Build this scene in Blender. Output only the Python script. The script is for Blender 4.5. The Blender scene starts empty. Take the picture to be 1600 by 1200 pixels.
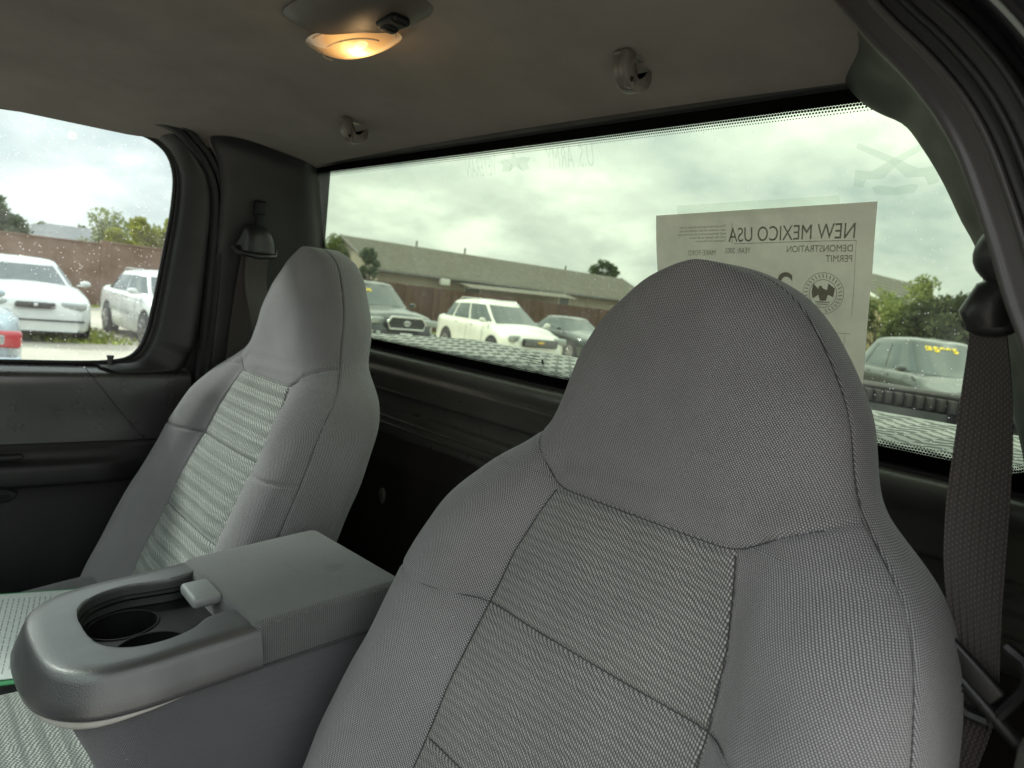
import bpy, math, random
import numpy as np
from math import radians as rad, pi, sin, cos
random.seed(7); rng = np.random.default_rng(7)
scn = bpy.context.scene
col = scn.collection

# ------------------------------------------------------------------ camera
def cam_axes(yaw, pitch, roll):
    y, p, r = rad(yaw), rad(pitch), rad(roll)
    f = np.array([-sin(y)*cos(p), cos(y)*cos(p), -sin(p)])
    rt = np.array([cos(y), sin(y), 0.0]); up = np.cross(rt, f)
    return rt*cos(r)+up*sin(r), -rt*sin(r)+up*cos(r), f
cam_d = bpy.data.cameras.new('camera')
cam = bpy.data.objects.new('camera', cam_d); col.objects.link(cam)
from mathutils import Matrix, Vector
_r, _u, _f = cam_axes(48.451, 6.351, 6.176)
_m = Matrix(((_r[0], _u[0], -_f[0], .862), (_r[1], _u[1], -_f[1], -.532), (_r[2], _u[2], -_f[2], 1.519), (0, 0, 0, 1)))
cam.matrix_world = _m
cam_d.sensor_width = 36; cam_d.lens = 25.85
cam_d.clip_start = .02; cam_d.clip_end = 2000
cam_d.dof.use_dof = True; cam_d.dof.focus_distance = .85; cam_d.dof.aperture_fstop = 8.5
scn.camera = cam

# ------------------------------------------------------------------ node helpers
class NT:
    def __init__(s, tree): s.t = tree; s.n = tree.nodes; s.l = tree.links
    def node(s, typ, ins=None, **kw):
        n = s.n.new(typ)
        for k, v in kw.items(): setattr(n, k, v)
        for k, v in (ins or {}).items(): s.put(n.inputs[k], v)
        return n
    def put(s, sock, v):
        if isinstance(v, bpy.types.NodeSocket): s.l.new(v, sock)
        else:
            if hasattr(sock, 'default_value'):
                dv = sock.default_value
                if hasattr(dv, '__len__') and not hasattr(v, '__len__'): v = (v, v, v) if len(dv) == 3 else (v, v, v, 1)
                if hasattr(dv, '__len__') and len(dv) == 4 and len(v) == 3: v = (*v, 1)
                sock.default_value = v
    def m(s, op, a, b=0.0, c=0.0):
        n = s.n.new('ShaderNodeMath'); n.operation = op
        s.put(n.inputs[0], a); s.put(n.inputs[1], b); s.put(n.inputs[2], c)
        return n.outputs[0]
    def noise(s, vec, scale, detail=3, rough=.5, out='Fac', **k):
        n = s.node('ShaderNodeTexNoise', {'Scale': scale, 'Detail': detail, 'Roughness': rough}, **k)
        if vec is not None: s.put(n.inputs['Vector'], vec)
        return n.outputs[out]
    def ramp(s, fac, stops, interp='LINEAR'):
        n = s.n.new('ShaderNodeValToRGB'); n.color_ramp.interpolation = interp
        e = n.color_ramp.elements
        while len(e) < len(stops): e.new(.5)
        for el, (p, c) in zip(e, stops):
            el.position = p; el.color = (*c, 1) if hasattr(c, '__len__') else (c, c, c, 1)
        s.put(n.inputs[0], fac); return n.outputs[0]
    def mix(s, fac, a, b, blend='MIX'):
        n = s.n.new('ShaderNodeMix'); n.data_type = 'RGBA'; n.blend_type = blend
        s.put(n.inputs[0], fac); s.put(n.inputs[6], a); s.put(n.inputs[7], b); return n.outputs[2]
    def maprange(s, v, a, b, c=0., d=1., smooth=False):
        n = s.n.new('ShaderNodeMapRange')
        if smooth: n.interpolation_type = 'SMOOTHSTEP'
        for i, x in enumerate((v, a, b, c, d)): s.put(n.inputs[i], x)
        return n.outputs[0]
    def bump(s, h, strength=.3, dist=.001, normal=None):
        n = s.node('ShaderNodeBump', {'Height': h, 'Strength': strength, 'Distance': dist})
        if normal is not None: s.put(n.inputs['Normal'], normal)
        return n.outputs[0]
    def coord(s, which='Object'): return s.n.new('ShaderNodeTexCoord').outputs[which]

def mat(name):
    m = bpy.data.materials.new(name); m.use_nodes = True
    t = NT(m.node_tree); b = t.n['Principled BSDF']; return m, t, b

# ------------------------------------------------------------------ world: overcast sky
SUN_EL, SUN_AZ = 36, 238      # sun low-ish, ahead of the windshield
w = bpy.data.worlds.new('World'); scn.world = w; w.use_nodes = True
t = NT(w.node_tree); t.n.clear()
sky = t.node('ShaderNodeTexSky', sky_type='NISHITA', sun_disc=False, sun_elevation=rad(SUN_EL), sun_rotation=rad(SUN_AZ))
gen = t.coord('Generated')
sep = t.node('ShaderNodeSeparateXYZ', {0: gen})
el = t.m('MAXIMUM', sep.outputs[2], 0.0)
den = t.m('ADD', el, .38)
cx = t.m('DIVIDE', sep.outputs[0], den); cy = t.m('DIVIDE', sep.outputs[1], den)
cv = t.node('ShaderNodeCombineXYZ', {0: cx, 1: cy, 2: 3.3}).outputs[0]
n1 = t.noise(cv, 3.4, 9, .52); n2 = t.noise(cv, 1.2, 4, .5)
n3 = t.m('ADD', t.m('MULTIPLY', n1, .62), t.m('MULTIPLY', n2, .38))
shade = t.ramp(n3, [(.34, (3.7, 4.1, 4.35)), (.44, (4.9, 5.25, 5.35)), (.53, (6.2, 6.45, 6.4)), (.63, (8.7, 8.8, 8.5))])
up = t.m('ADD', 1.0, t.m('MULTIPLY', el, 1.7))
cloud = t.mix(1.0, shade, t.node('ShaderNodeCombineXYZ', {0: up, 1: up, 2: up}).outputs[0], 'MULTIPLY')
cover = t.ramp(n1, [(.28, .72), (.40, 1.0)])
skyc = t.mix(cover, sky.outputs[0], cloud)
bg = t.node('ShaderNodeBackground', {'Color': skyc, 'Strength': .105})
t.l.new(bg.outputs[0], t.node('ShaderNodeOutputWorld').inputs[0])
w.cycles.sampling_method = 'MANUAL'; w.cycles.sample_map_resolution = 512

sd = bpy.data.lights.new('sun', 'SUN'); sd.energy = 3.6; sd.angle = rad(9); sd.color = (1, .96, .9)
so = bpy.data.objects.new('sun', sd); col.objects.link(so)
az = rad(SUN_AZ)      # direction towards the sun, clockwise from +Y
sdir = Vector((sin(az)*cos(rad(SUN_EL)), cos(az)*cos(rad(SUN_EL)), sin(rad(SUN_EL))))
so.rotation_euler = sdir.to_track_quat('Z', 'Y').to_euler(); so.location = (0, 0, 30)

scn.view_settings.view_transform = 'Standard'; scn.view_settings.look = 'None'
scn.view_settings.exposure = .62; scn.view_settings.gamma = 1
scn.cycles.max_bounces = 8; scn.cycles.transparent_max_bounces = 16
scn.cycles.use_denoising = True
scn.cycles.sample_clamp_indirect = 6

# ------------------------------------------------------------------ mesh helpers
def mesh(name, verts, faces, uv=None, smooth=True, angle=None):
    me = bpy.data.meshes.new(name)
    me.from_pydata([tuple(map(float, v)) for v in verts], [], [tuple(map(int, f)) for f in faces])
    if uv is not None:
        ul = me.uv_layers.new(name='UVMap')
        idx = np.empty(len(me.loops), dtype=np.int32); me.loops.foreach_get('vertex_index', idx)
        ul.data.foreach_set('uv', np.asarray(uv, dtype=np.float32)[idx].ravel())
    if smooth:
        me.polygons.foreach_set('use_smooth', np.ones(len(me.polygons), dtype=bool))
        if angle: me.set_sharp_from_angle(angle=rad(angle))
    me.update(); return me
def obj(name, me, m=None, parent=None, loc=None, rot=None):
    o = bpy.data.objects.new(name, me); col.objects.link(o)
    if m is not None:
        if isinstance(m, (list, tuple)):
            for x in m: me.materials.append(x)
        elif not me.materials: me.materials.append(m)
    if parent is not None: o.parent = parent
    if loc is not None: o.location = loc
    if rot is not None: o.rotation_euler = rot
    return o
def tag(o, label=None, cat=None, group=None, kind=None):
    if label: o['label'] = label
    if cat: o['category'] = cat
    if group: o['group'] = group
    if kind: o['kind'] = kind
    return o
def empty(name, loc=(0, 0, 0), rz=0, label=None, cat=None, group=None):
    o = bpy.data.objects.new(name, None); col.objects.link(o); o.location = loc; o.rotation_euler = (0, 0, rz)
    o.empty_display_size = .05
    return tag(o, label, cat, group)
class MB:
    """collects quads / boxes / tubes into one mesh"""
    def __init__(s): s.v = []; s.f = []
    def add(s, v, f):
        o = len(s.v); s.v += [tuple(x) for x in v]; s.f += [tuple(i+o for i in q) for q in f]; return s
    def box(s, c, d, R=None, bev=0.0):
        hx, hy, hz = d[0]/2, d[1]/2, d[2]/2
        if bev <= 0:
            v = np.array([(x, y, z) for z in (-hz, hz) for x, y in ((-hx, -hy), (hx, -hy), (hx, hy), (-hx, hy))])
            f = [(3, 2, 1, 0), (4, 5, 6, 7), (0, 1, 5, 4), (1, 2, 6, 5), (2, 3, 7, 6), (3, 0, 4, 7)]
        else:
            b = min(bev, hx*.99, hy*.99, hz*.99); ring = []
            def rr(ix, iy, z):
                o = []
                for qx, qy, a0 in ((1, 1, 0), (-1, 1, 90), (-1, -1, 180), (1, -1, 270)):
                    for k in range(4):
                        a = rad(a0+k*30); o.append((qx*(hx-b)+ix*cos(a), qy*(hy-b)+ix*sin(a), z))
                return o
            v = []
            for k in range(4):
                a = rad(k*30); v += rr(b*sin(a) if k else 0.0001, 0, -hz+b-b*cos(a))
            for k in range(4):
                a = rad(90-k*30); v += rr(b*sin(a) if k < 3 else .0001, 0, hz-b+b*cos(a))
            f = []
            for k in range(7):
                for i in range(16): f.append((k*16+i, k*16+(i+1) % 16, (k+1)*16+(i+1) % 16, (k+1)*16+i))
            f += [tuple(range(15, -1, -1)), tuple(range(112, 128))]
            v = np.array(v)
        if R is not None: v = v @ np.array(R).T
        return s.add(v+np.array(c), f)
    def quad(s, a, b, c, d): return s.add([a, b, c, d], [(0, 1, 2, 3)])
    def tube(s, pts, r, n=8, cap=True):
        pts = np.array(pts, float); r = np.broadcast_to(np.array(r, float), (len(pts),))
        v = []; prev = None
        for i, p in enumerate(pts):
            tg = pts[min(i+1, len(pts)-1)]-pts[max(i-1, 0)]; tg = tg/(np.linalg.norm(tg)+1e-12)
            if prev is None:
                a = np.cross(tg, (0, 0, 1));
                if np.linalg.norm(a) < .1: a = np.cross(tg, (0, 1, 0))
            else: a = prev-tg*(prev@tg)
            a /= np.linalg.norm(a); prev = a; b = np.cross(tg, a)
            for k in range(n): v.append(p+r[i]*(a*cos(2*pi*k/n)+b*sin(2*pi*k/n)))
        f = [(i*n+k, i*n+(k+1) % n, (i+1)*n+(k+1) % n, (i+1)*n+k) for i in range(len(pts)-1) for k in range(n)]
        if cap: f += [tuple(range(n-1, -1, -1)), tuple(range((len(pts)-1)*n, len(pts)*n))]
        return s.add(v, f)
    def cyl(s, a, b, r, n=16, r2=None): return s.tube([a, b], [r, r if r2 is None else r2], n)
    def ell(s, c, r, n=12, R=None):
        v = []
        for i in range(n+1):
            for k in range(2*n):
                th = pi*i/n; ph = pi*k/n
                v.append((r[0]*sin(th)*cos(ph), r[1]*sin(th)*sin(ph), r[2]*cos(th)))
        v = np.array(v)
        if R is not None: v = v @ np.array(R).T
        f = [(i*2*n+k, (i+1)*2*n+k, (i+1)*2*n+(k+1) % (2*n), i*2*n+(k+1) % (2*n)) for i in range(n) for k in range(2*n)]
        return s.add(v+np.array(c), f)
    def me(s, name, smooth=True, angle=40): return mesh(name, s.v, s.f, None, smooth, angle if smooth else None)
    def obj(s, name, m, parent=None, smooth=True, angle=40, **k): return obj(name, s.me(name, smooth, angle), m, parent, **k)
def catmull(P, n):
    """resample control rows P (k,d) to n rows, smooth"""
    P = np.asarray(P, float); k = len(P)
    d = np.r_[0, np.cumsum(np.maximum(np.linalg.norm(np.diff(P, axis=0), axis=1), 1e-9)**.5)]; d /= d[-1]
    T = np.linspace(0, 1, n); out = np.empty((n, P.shape[1]))
    Q = np.vstack([2*P[0]-P[1], P, 2*P[-1]-P[-2]])
    dd = np.r_[d[0]-(d[1]-d[0]), d, 1+(d[-1]-d[-2])]
    for i, x in enumerate(T):
        j = min(max(np.searchsorted(d, x)-1, 0), k-2)
        t0, t1, t2, t3 = dd[j:j+4]; p0, p1, p2, p3 = Q[j:j+4]
        a1 = (t1-x)/(t1-t0)*p0+(x-t0)/(t1-t0)*p1; a2 = (t2-x)/(t2-t1)*p1+(x-t1)/(t2-t1)*p2; a3 = (t3-x)/(t3-t2)*p2+(x-t2)/(t3-t2)*p3
        b1 = (t2-x)/(t2-t0)*a1+(x-t0)/(t2-t0)*a2; b2 = (t3-x)/(t3-t1)*a2+(x-t1)/(t3-t1)*a3
        out[i] = (t2-x)/(t2-t1)*b1+(x-t1)/(t2-t1)*b2
    return out
def grid_faces(nr, nc, close=False, flip=False):
    f = []
    for i in range(nr-1):
        for j in range(nc if close else nc-1):
            q = (i*nc+j, i*nc+(j+1) % nc, (i+1)*nc+(j+1) % nc, (i+1)*nc+j)
            f.append(q[::-1] if flip else q)
    return f
def loft(rows, n=None, nrow=None, close=False, flip=False):
    """rows: list of polylines -> dense grid verts, faces"""
    R = [catmull(r, n) if n else np.asarray(r, float) for r in rows]
    A = np.stack(R)
    if nrow:
        B = np.stack([catmull(A[:, j, :], nrow) for j in range(A.shape[1])], axis=1)
    else: B = A
    return B.reshape(-1, 3), grid_faces(B.shape[0], B.shape[1], close, flip), B
def both(m): return m

# ------------------------------------------------------------------ materials
def plastic(name, c, rough=.5, bumps=.0, scale=900, spec=.5, **k):
    m, t, b = mat(name)
    co = t.coord()
    n = t.noise(co, 14, 4, .6)
    cc = t.mix(1, (*[x for x in c], 1), t.ramp(n, [(.3, .86), (.7, 1.1)]), 'MULTIPLY')
    t.put(b.inputs['Base Color'], cc)
    t.put(b.inputs['Roughness'], t.maprange(t.noise(co, 30, 3), .3, .7, rough-.05, rough+.06))
    b.inputs['Specular IOR Level'].default_value = spec
    if bumps:
        h = t.noise(co, scale, 2, .6)
        v = t.node('ShaderNodeTexVoronoi', {'Vector': co, 'Scale': scale*.6}).outputs[0]
        t.put(b.inputs['Normal'], t.bump(t.m('ADD', h, v), bumps, .0006))
    return m
TRIM = plastic('trim_plastic', (.040, .037, .037), .40, .12, 700)
TRIMD = plastic('dark_trim_plastic', (.016, .0155, .016), .5, .1, 700)
SEAL = plastic('rubber_seal', (.012, .012, .013), .55)
CONS = plastic('console_plastic', (.045, .045, .047), .38, .35, 1100, spec=.9)
_b = CONS.node_tree.nodes['Principled BSDF']; _b.inputs['Coat Weight'].default_value = .45; _b.inputs['Coat Roughness'].default_value = .33; _b.inputs['Coat IOR'].default_value = 1.7
BLACK = plastic('black_plastic', (.006, .006, .0065), .5, spec=.25)
DOORM = plastic('door_vinyl', (.040, .038, .039), .30, 0, 700, spec=1.0)
_b = DOORM.node_tree.nodes['Principled BSDF']; _b.inputs['Coat Weight'].default_value = .6; _b.inputs['Coat Roughness'].default_value = .25; _b.inputs['Coat IOR'].default_value = 1.6
LATCHM = plastic('latch_plastic', (.24, .25, .25), .4)
BELTPL = plastic('belt_plastic', (.02, .02, .021), .38, .15, 900)
PALE = plastic('pale_grey_plastic', (.42, .41, .38), .45)
HOOKP = plastic('hook_plastic', (.115, .104, .096), .4)
PANEL = plastic('back_panel_plastic', (.10, .097, .085), .32, .07, 600)
BLKPAINT, t, b = mat('black_paint'); b.inputs['Base Color'].default_value = (.012, .012, .014, 1); b.inputs['Roughness'].default_value = .12; b.inputs['Coat Weight'].default_value = 1

def felt(name, c):
    m, t, b = mat(name); co = t.coord()
    n = t.noise(co, 9, 5, .6); f = t.noise(co, 1400, 2, .7)
    t.put(b.inputs['Base Color'], t.mix(1, (*c, 1), t.ramp(t.m('ADD', t.m('MULTIPLY', n, .5), t.m('MULTIPLY', f, .5)), [(.3, .78), (.7, 1.18)]), 'MULTIPLY'))
    b.inputs['Roughness'].default_value = .95; b.inputs['Specular IOR Level'].default_value = .1
    t.put(b.inputs['Normal'], t.bump(f, .35, .0006)); return m
LINER = felt('headliner_cloth', (.225, .204, .188))
CARPET = felt('carpet', (.035, .031, .028))

def cloth(name, dark, light, kind='plain', scale=1.0, bands=0, stain=None):
    m, t, b = mat(name)
    uv = t.coord('UV'); s = t.node('ShaderNodeSeparateXYZ', {0: uv}); u, v = s.outputs[0], s.outputs[1]
    wob = t.noise(uv, 60, 2); u = t.m('ADD', u, t.m('MULTIPLY', wob, .0012)); v = t.m('ADD', v, t.m('MULTIPLY', wob, .0008))
    if kind == 'plain':
        p, q = .0026*scale, .0016*scale
        row = t.m('FLOOR', t.m('DIVIDE', v, q)); fr = t.m('FRACT', t.m('DIVIDE', v, q))
        ph = t.m('ADD', t.m('DIVIDE', u, p), t.m('MULTIPLY', row, .5))
        tilt = t.m('ADD', ph, t.m('MULTIPLY', fr, .22))
        d = t.m('ABSOLUTE', t.m('SUBTRACT', t.m('FRACT', tilt), .5))       # 0 centre of a thread
        e = t.m('ABSOLUTE', t.m('SUBTRACT', fr, .5))
        r = t.m('ADD', t.m('POWER', t.m('DIVIDE', d, .36), 2.0), t.m('POWER', t.m('DIVIDE', e, .46), 2.0))
        val = t.maprange(r, 1.35, .25, 0, 1, True)
    else:
        p, q = .0022*scale, .0037*scale
        cidx = t.m('FLOOR', t.m('DIVIDE', u, p)); fr = t.m('FRACT', t.m('DIVIDE', u, p))
        grp = t.m('SUBTRACT', t.m('MULTIPLY', t.m('PINGPONG', t.m('DIVIDE', cidx, 1.0), 9.0), 1.0), 4.5)
        ph = t.m('ADD', t.m('ADD', t.m('DIVIDE', v, q), t.m('MULTIPLY', cidx, .37)), t.m('MULTIPLY', fr, .35))
        ph = t.m('ADD', ph, t.m('MULTIPLY', t.noise(uv, 34, 3), 2.2))
        d = t.m('ABSOLUTE', t.m('SUBTRACT', t.m('FRACT', ph), .5)); e = t.m('ABSOLUTE', t.m('SUBTRACT', fr, .5))
        r = t.m('ADD', t.m('POWER', t.m('DIVIDE', d, .40), 2.0), t.m('POWER', t.m('DIVIDE', e, .36), 2.0))
        val = t.maprange(r, 1.5, .2, 0, 1, True)
        rip = t.m('SINE', t.m('ADD', t.m('MULTIPLY', v, 2*pi/.0088), t.m('MULTIPLY', t.noise(uv, 40, 2), 5.0))); val = t.m('MULTIPLY', val, t.maprange(rip, -1, .6, .72, 1, True))
        if bands:
            bd = t.m('SINE', t.m('MULTIPLY', v, 2*pi/.0235)); val = t.m('MULTIPLY', val, t.maprange(bd, -1, .2, 1-bands, 1, True))  # shade between the ribs, painted as darker bands
    thread = t.noise(uv, 420, 2, .7)
    val2 = t.m('MULTIPLY', val, t.maprange(thread, .25, .75, .72, 1.12))
    c = t.mix(val2, (*dark, 1), (*light, 1))
    big = t.noise(t.coord(), 7, 5, .65)
    c = t.mix(1, c, t.ramp(big, [(.3, .86), (.7, 1.08)]), 'MULTIPLY')
    lint = t.m('GREATER_THAN', t.noise(t.node('ShaderNodeMapping', {0: uv, 'Scale': (1, 2.2, 1)}).outputs[0], 240, 1, .4), .80); c = t.mix(t.m('MULTIPLY', lint, .5), c, (.7, .7, .68, 1))
    if stain: 
        sv = t.node('ShaderNodeVectorMath', operation='DISTANCE', ins={0: t.coord(), 1: stain}).outputs['Value']; sv = t.m('ADD', sv, t.m('MULTIPLY', t.m('SUBTRACT', t.noise(t.coord(), 60, 3), .5), .02)); c = t.mix(t.maprange(sv, .016, .008, 0, .38, True), c, (.05, .045, .045, 1))
    t.put(b.inputs['Base Color'], c); b.inputs['Roughness'].default_value = .85; b.inputs['Specular IOR Level'].default_value = .25
    b.inputs['Sheen Weight'].default_value = .25; b.inputs['Sheen Roughness'].default_value = .5
    t.put(b.inputs['Normal'], t.bump(val, .55, .0007)); return m
CLOTH_A = cloth('grey_plain_weave_cloth', (.075, .073, .077), (.44, .431, .447))
CLOTH_B = cloth('patterned_insert_cloth', (.078, .077, .076), (.50, .495, .475), 'insert')
CLOTH_C = cloth('shade_banded_insert_cloth', (.09, .10, .093), (.62, .65, .60), 'insert', 1.5, bands=.5)  # lit copy of the insert cloth, window light and rib shade in its colour
CLOTH_D = cloth('grey_side_cloth', (.075, .075, .08), (.30, .30, .31))
SEAM = plastic('seam_thread', (.055, .055, .058), .9)

def paint(name, c, metal=0., rough=.25):
    m, t, b = mat(name); co = t.coord()
    cc = t.mix(1, (*c, 1), t.ramp(t.noise(co, 2.5, 4, .6), [(.3, .9), (.7, 1.04)]), 'MULTIPLY')
    t.put(b.inputs['Base Color'], cc); b.inputs['Roughness'].default_value = rough; b.inputs['Metallic'].default_value = metal
    b.inputs['Coat Weight'].default_value = .8; b.inputs['Coat Roughness'].default_value = .05; return m
def simple(name, c, rough=.5, metal=0., nscale=None, amp=.2, bump=0):
    m, t, b = mat(name)
    if nscale:
        n = t.noise(t.coord(), nscale, 5, .6)
        t.put(b.inputs['Base Color'], t.mix(1, (*c, 1), t.ramp(n, [(.25, 1-amp), (.75, 1+amp)]), 'MULTIPLY'))
        if bump: t.put(b.inputs['Normal'], t.bump(n, bump, .02))
    else: b.inputs['Base Color'].default_value = (*c, 1)
    b.inputs['Roughness'].default_value = rough; b.inputs['Metallic'].default_value = metal; return m
CARGLASS = simple('car_glass', (.03, .045, .045), .04); CARGLASS.node_tree.nodes['Principled BSDF'].inputs['Specular IOR Level'].default_value = 1.0
CHROME = simple('chrome', (.6, .6, .6), .15, 1)
DARKP = simple('dark_car_plastic', (.02, .02, .02), .5)
TYRE = simple('tyre_rubber', (.018, .018, .018), .85)
ALLOY = simple('alloy_rim', (.45, .45, .46), .3, .9)
HEADL = simple('headlight_lens', (.33, .35, .34), .08, .3)
TAILR = simple('tail_light_red', (.42, .02, .025), .12)
AMBER = simple('amber_lens', (.8, .25, .03), .15)
GOLD = simple('gold_badge', (.75, .52, .12), .3, .6)
YELLOW = simple('yellow_sticker', (.85, .62, .04), .6)
PLATEM = simple('plate_white', (.65, .67, .66), .5)

def glass(name, tint, refl=.06, specks=0.0, haze=0.0):
    m = bpy.data.materials.new(name); m.use_nodes = True; t = NT(m.node_tree); t.n.clear()
    tr = t.node('ShaderNodeBsdfTransparent', {'Color': (*tint, 1)}); gl = t.node('ShaderNodeBsdfGlossy', {'Roughness': .02, 'Color': (1, 1, 1, 1)})
    lw = t.node('ShaderNodeFresnel', {'IOR': 1.45})
    mx = t.node('ShaderNodeMixShader', {0: t.m('MULTIPLY', lw.outputs[0], .45), 1: tr.outputs[0], 2: gl.outputs[0]})
    out = mx.outputs[0]
    if specks:
        co = t.coord()
        df = t.node('ShaderNodeBsdfTranslucent', {'Color': (.95, .95, .95, 1)})
        vo = t.node('ShaderNodeTexVoronoi', {'Vector': co, 'Scale': 190.0, 'Randomness': 1.0})
        keep = t.m('GREATER_THAN', t.noise(co, 70, 3, .8), .52)
        sp = t.m('MULTIPLY', t.maprange(vo.outputs[0], .22, .10), keep)
        film = t.maprange(t.noise(co, 9, 5, .7), .35, .8, 0, haze)
        f = t.m('MAXIMUM', t.m('MULTIPLY', sp, specks), film)
        mx2 = t.node('ShaderNodeMixShader', {0: f, 1: out, 2: df.outputs[0]}); out = mx2.outputs[0]
    t.l.new(out, t.node('ShaderNodeOutputMaterial').inputs[0]); return m
GLASS_R = glass('green_tinted_rear_glass', (.62, .72, .55), specks=.25, haze=.045)
GLASS_D = glass('pale_green_door_glass', (.76, .85, .82), specks=.5, haze=.07)
GLASS_W = glass('windshield_glass', (.80, .91, .86))

# ================================================================== the truck cab
truck = empty('pickup_truck', (0, .2, 0), 0, 'black pickup truck whose grey cab we sit in, diamond plate lid behind its rear glass', 'pickup truck')
TL = Vector((0, .2, 0))
def tp(name, me_or_mb, m, **k):
    me_ = me_or_mb.me(name) if isinstance(me_or_mb, MB) else me_or_mb
    o = obj(name, me_, m, truck); o.location = -TL; return o
def sub(name, me_or_mb, m, parent, **k):
    me_ = me_or_mb.me(name) if isinstance(me_or_mb, MB) else me_or_mb
    return obj(name, me_, m, parent)

# headliner: crowned cloth ceiling
def liner_z(x, y):
    tq = min(1, max(0, (y+.15)/.34)); side = .04*(1-.8*tq)*(abs(x)/.66)**2
    return 1.82-.052*tq*tq-side
rows = []
for y in np.linspace(-.80, .196, 60):
    row = []
    for x in np.linspace(-.752, .72, 80):
        xe = x
        z = liner_z(x, y)-.004*max(0, (abs(x)-.66)/.06)**2
        row.append((xe, y, z))
    rows.append(row)
v, f, _ = loft(rows)
v = np.array(v)
keepf = []
def lim_out(y): return .71 if y < -.1 else np.interp(y, [-.1, 0, .1, .2], [.69, .645, .62, .57])
for q in f:
    c = v[list(q)].mean(0)
    if c[0] < lim_out(c[1]): keepf.append(q)
tp('headliner', mesh('headliner', v, keepf), LINER)

# rear glass plane
def gy(z): return .2+.361*(1.76-z)
def rrect_path(x0, x1, z0, z1, r4, n=10):
    """rounded rectangle; r4 = radii for (x1,z1) (x0,z1) (x0,z0) (x1,z0); list of (x,z)"""
    o = []
    for (cx_, cz_, a0), r in zip(((x1, z1, 0), (x0, z1, 90), (x0, z0, 180), (x1, z0, 270)), r4):
        qx = cx_-r if a0 in (0, 270) else cx_+r; qz = cz_-r if a0 in (0, 90) else cz_+r
        for k in range(n+1): a = rad(a0+90*k/n); o.append((qx+r*cos(a), qz+r*sin(a)))
    return o
og = rrect_path(-.76, .74, 1.375, 1.772, (.13, .04, .05, .05))
mb = MB(); N = len(og)
mb.add([(x, gy(z), z) for x, z in og], [tuple(range(N))])
me_ = mb.me('rear_window', smooth=False)
rw = tp('rear_window', me_, GLASS_R)
# frit border: opaque black edge fading to dots, printed on the glass
m, t, b = mat('frit_dots'); t.n.clear()
uv = t.coord('UV'); s = t.node('ShaderNodeSeparateXYZ', {0: uv}); u_, v_ = s.outputs[0], s.outputs[1]
rowi = t.m('FLOOR', t.m('DIVIDE', v_, .0029)); frv = t.m('SUBTRACT', t.m('FRACT', t.m('DIVIDE', v_, .0029)), .5)
fru = t.m('SUBTRACT', t.m('FRACT', t.m('ADD', t.m('DIVIDE', u_, .0034), t.m('MULTIPLY', rowi, .5))), .5)
rr_ = t.m('SQRT', t.m('ADD', t.m('MULTIPLY', frv, frv), t.m('MULTIPLY', fru, fru)))
lim = t.maprange(v_, .010, .0205, .60, .16)
solid = t.m('MAXIMUM', t.m('LESS_THAN', rr_, lim), t.m('LESS_THAN', v_, .0105))
tr = t.node('ShaderNodeBsdfTransparent'); df = t.node('ShaderNodeBsdfDiffuse', {'Color': (.004, .004, .004, 1)})
t.l.new(t.node('ShaderNodeMixShader', {0: solid, 1: tr.outputs[0], 2: df.outputs[0]}).outputs[0], t.node('ShaderNodeOutputMaterial').inputs[0])
FRIT = m
vis = rrect_path(-.735, .69, 1.392, 1.7605, (.12, .03, .04, .04), 16)
P = np.array(vis); C = P.mean(0); nrm = []
for i in range(len(P)):
    d = P[(i+1) % len(P)]-P[i-1]; n_ = np.array([-d[1], d[0]])
    if np.linalg.norm(n_) < 1e-9: n_ = C-P[i]
    n_ = n_/np.linalg.norm(n_); nrm.append(n_ if n_ @ (C-P[i]) > 0 else -n_)
nrm = np.array(nrm); arc = np.r_[0, np.cumsum(np.linalg.norm(np.diff(P, axis=0), axis=1))]
offs = [-.06, 0, .0105, .0155, .0205]
vv, uvv = [], []
for k, o_ in enumerate(offs):
    Q = P+nrm*o_
    for i, (x, z) in enumerate(Q): vv.append((x, gy(z)-.004, z)); uvv.append((arc[i], o_))
sub('frit_border', mesh('frit_border', vv, grid_faces(len(offs), len(P), True), uvv, smooth=False), FRIT, rw)
# black rubber moulding round the glass
sub('window_gasket', MB().tube([(x, gy(z)-.006, z) for x, z in rrect_path(-.752, .73, 1.380, 1.768, (.12, .04, .04, .04), 8)+[(.73, 1.60)]], .007, 8), SEAL, rw)

# glass printing: ghosts of the decals stuck on the outside, seen mirrored from inside
def text_mesh(body, size, extrude=0.0, align='LEFT', bold=0.0, spacing=1.0):
    cu = bpy.data.curves.new('t', 'FONT'); cu.body = body; cu.size = size; cu.align_x = align; cu.extrude = extrude; cu.offset = bold; cu.space_character = spacing
    o = bpy.data.objects.new('t', cu); dg = bpy.context.evaluated_depsgraph_get()
    me_ = bpy.data.meshes.new_from_object(o.evaluated_get(dg) if False else o)
    bpy.data.objects.remove(o); bpy.data.curves.remove(cu); return me_
def on_glass(me_, x, z, off=-.002, sx=1., sz=1., mirror=True, rot=0.0):
    """lay a flat XY mesh on the rear glass, +x of the mesh running towards the passenger side when mirrored"""
    n_ = len(me_.vertices); a = np.empty(n_*3); me_.vertices.foreach_get('co', a); a = a.reshape(-1, 3)
    c, s_ = cos(rot), sin(rot)
    u = (a[:, 0]*c-a[:, 1]*s_)*sx*(-1 if mirror else 1); w_ = (a[:, 0]*s_+a[:, 1]*c)*sz
    zz = z+w_*.94; out = np.stack([x+u, .2+.361*(1.76-zz)+off+0*u, zz], 1)
    me_.vertices.foreach_set('co', out.ravel().astype(np.float32)); me_.update(); return me_
DECAL = bpy.data.materials.new('decal_backing'); DECAL.use_nodes = True; t = NT(DECAL.node_tree); t.n.clear()
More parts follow.
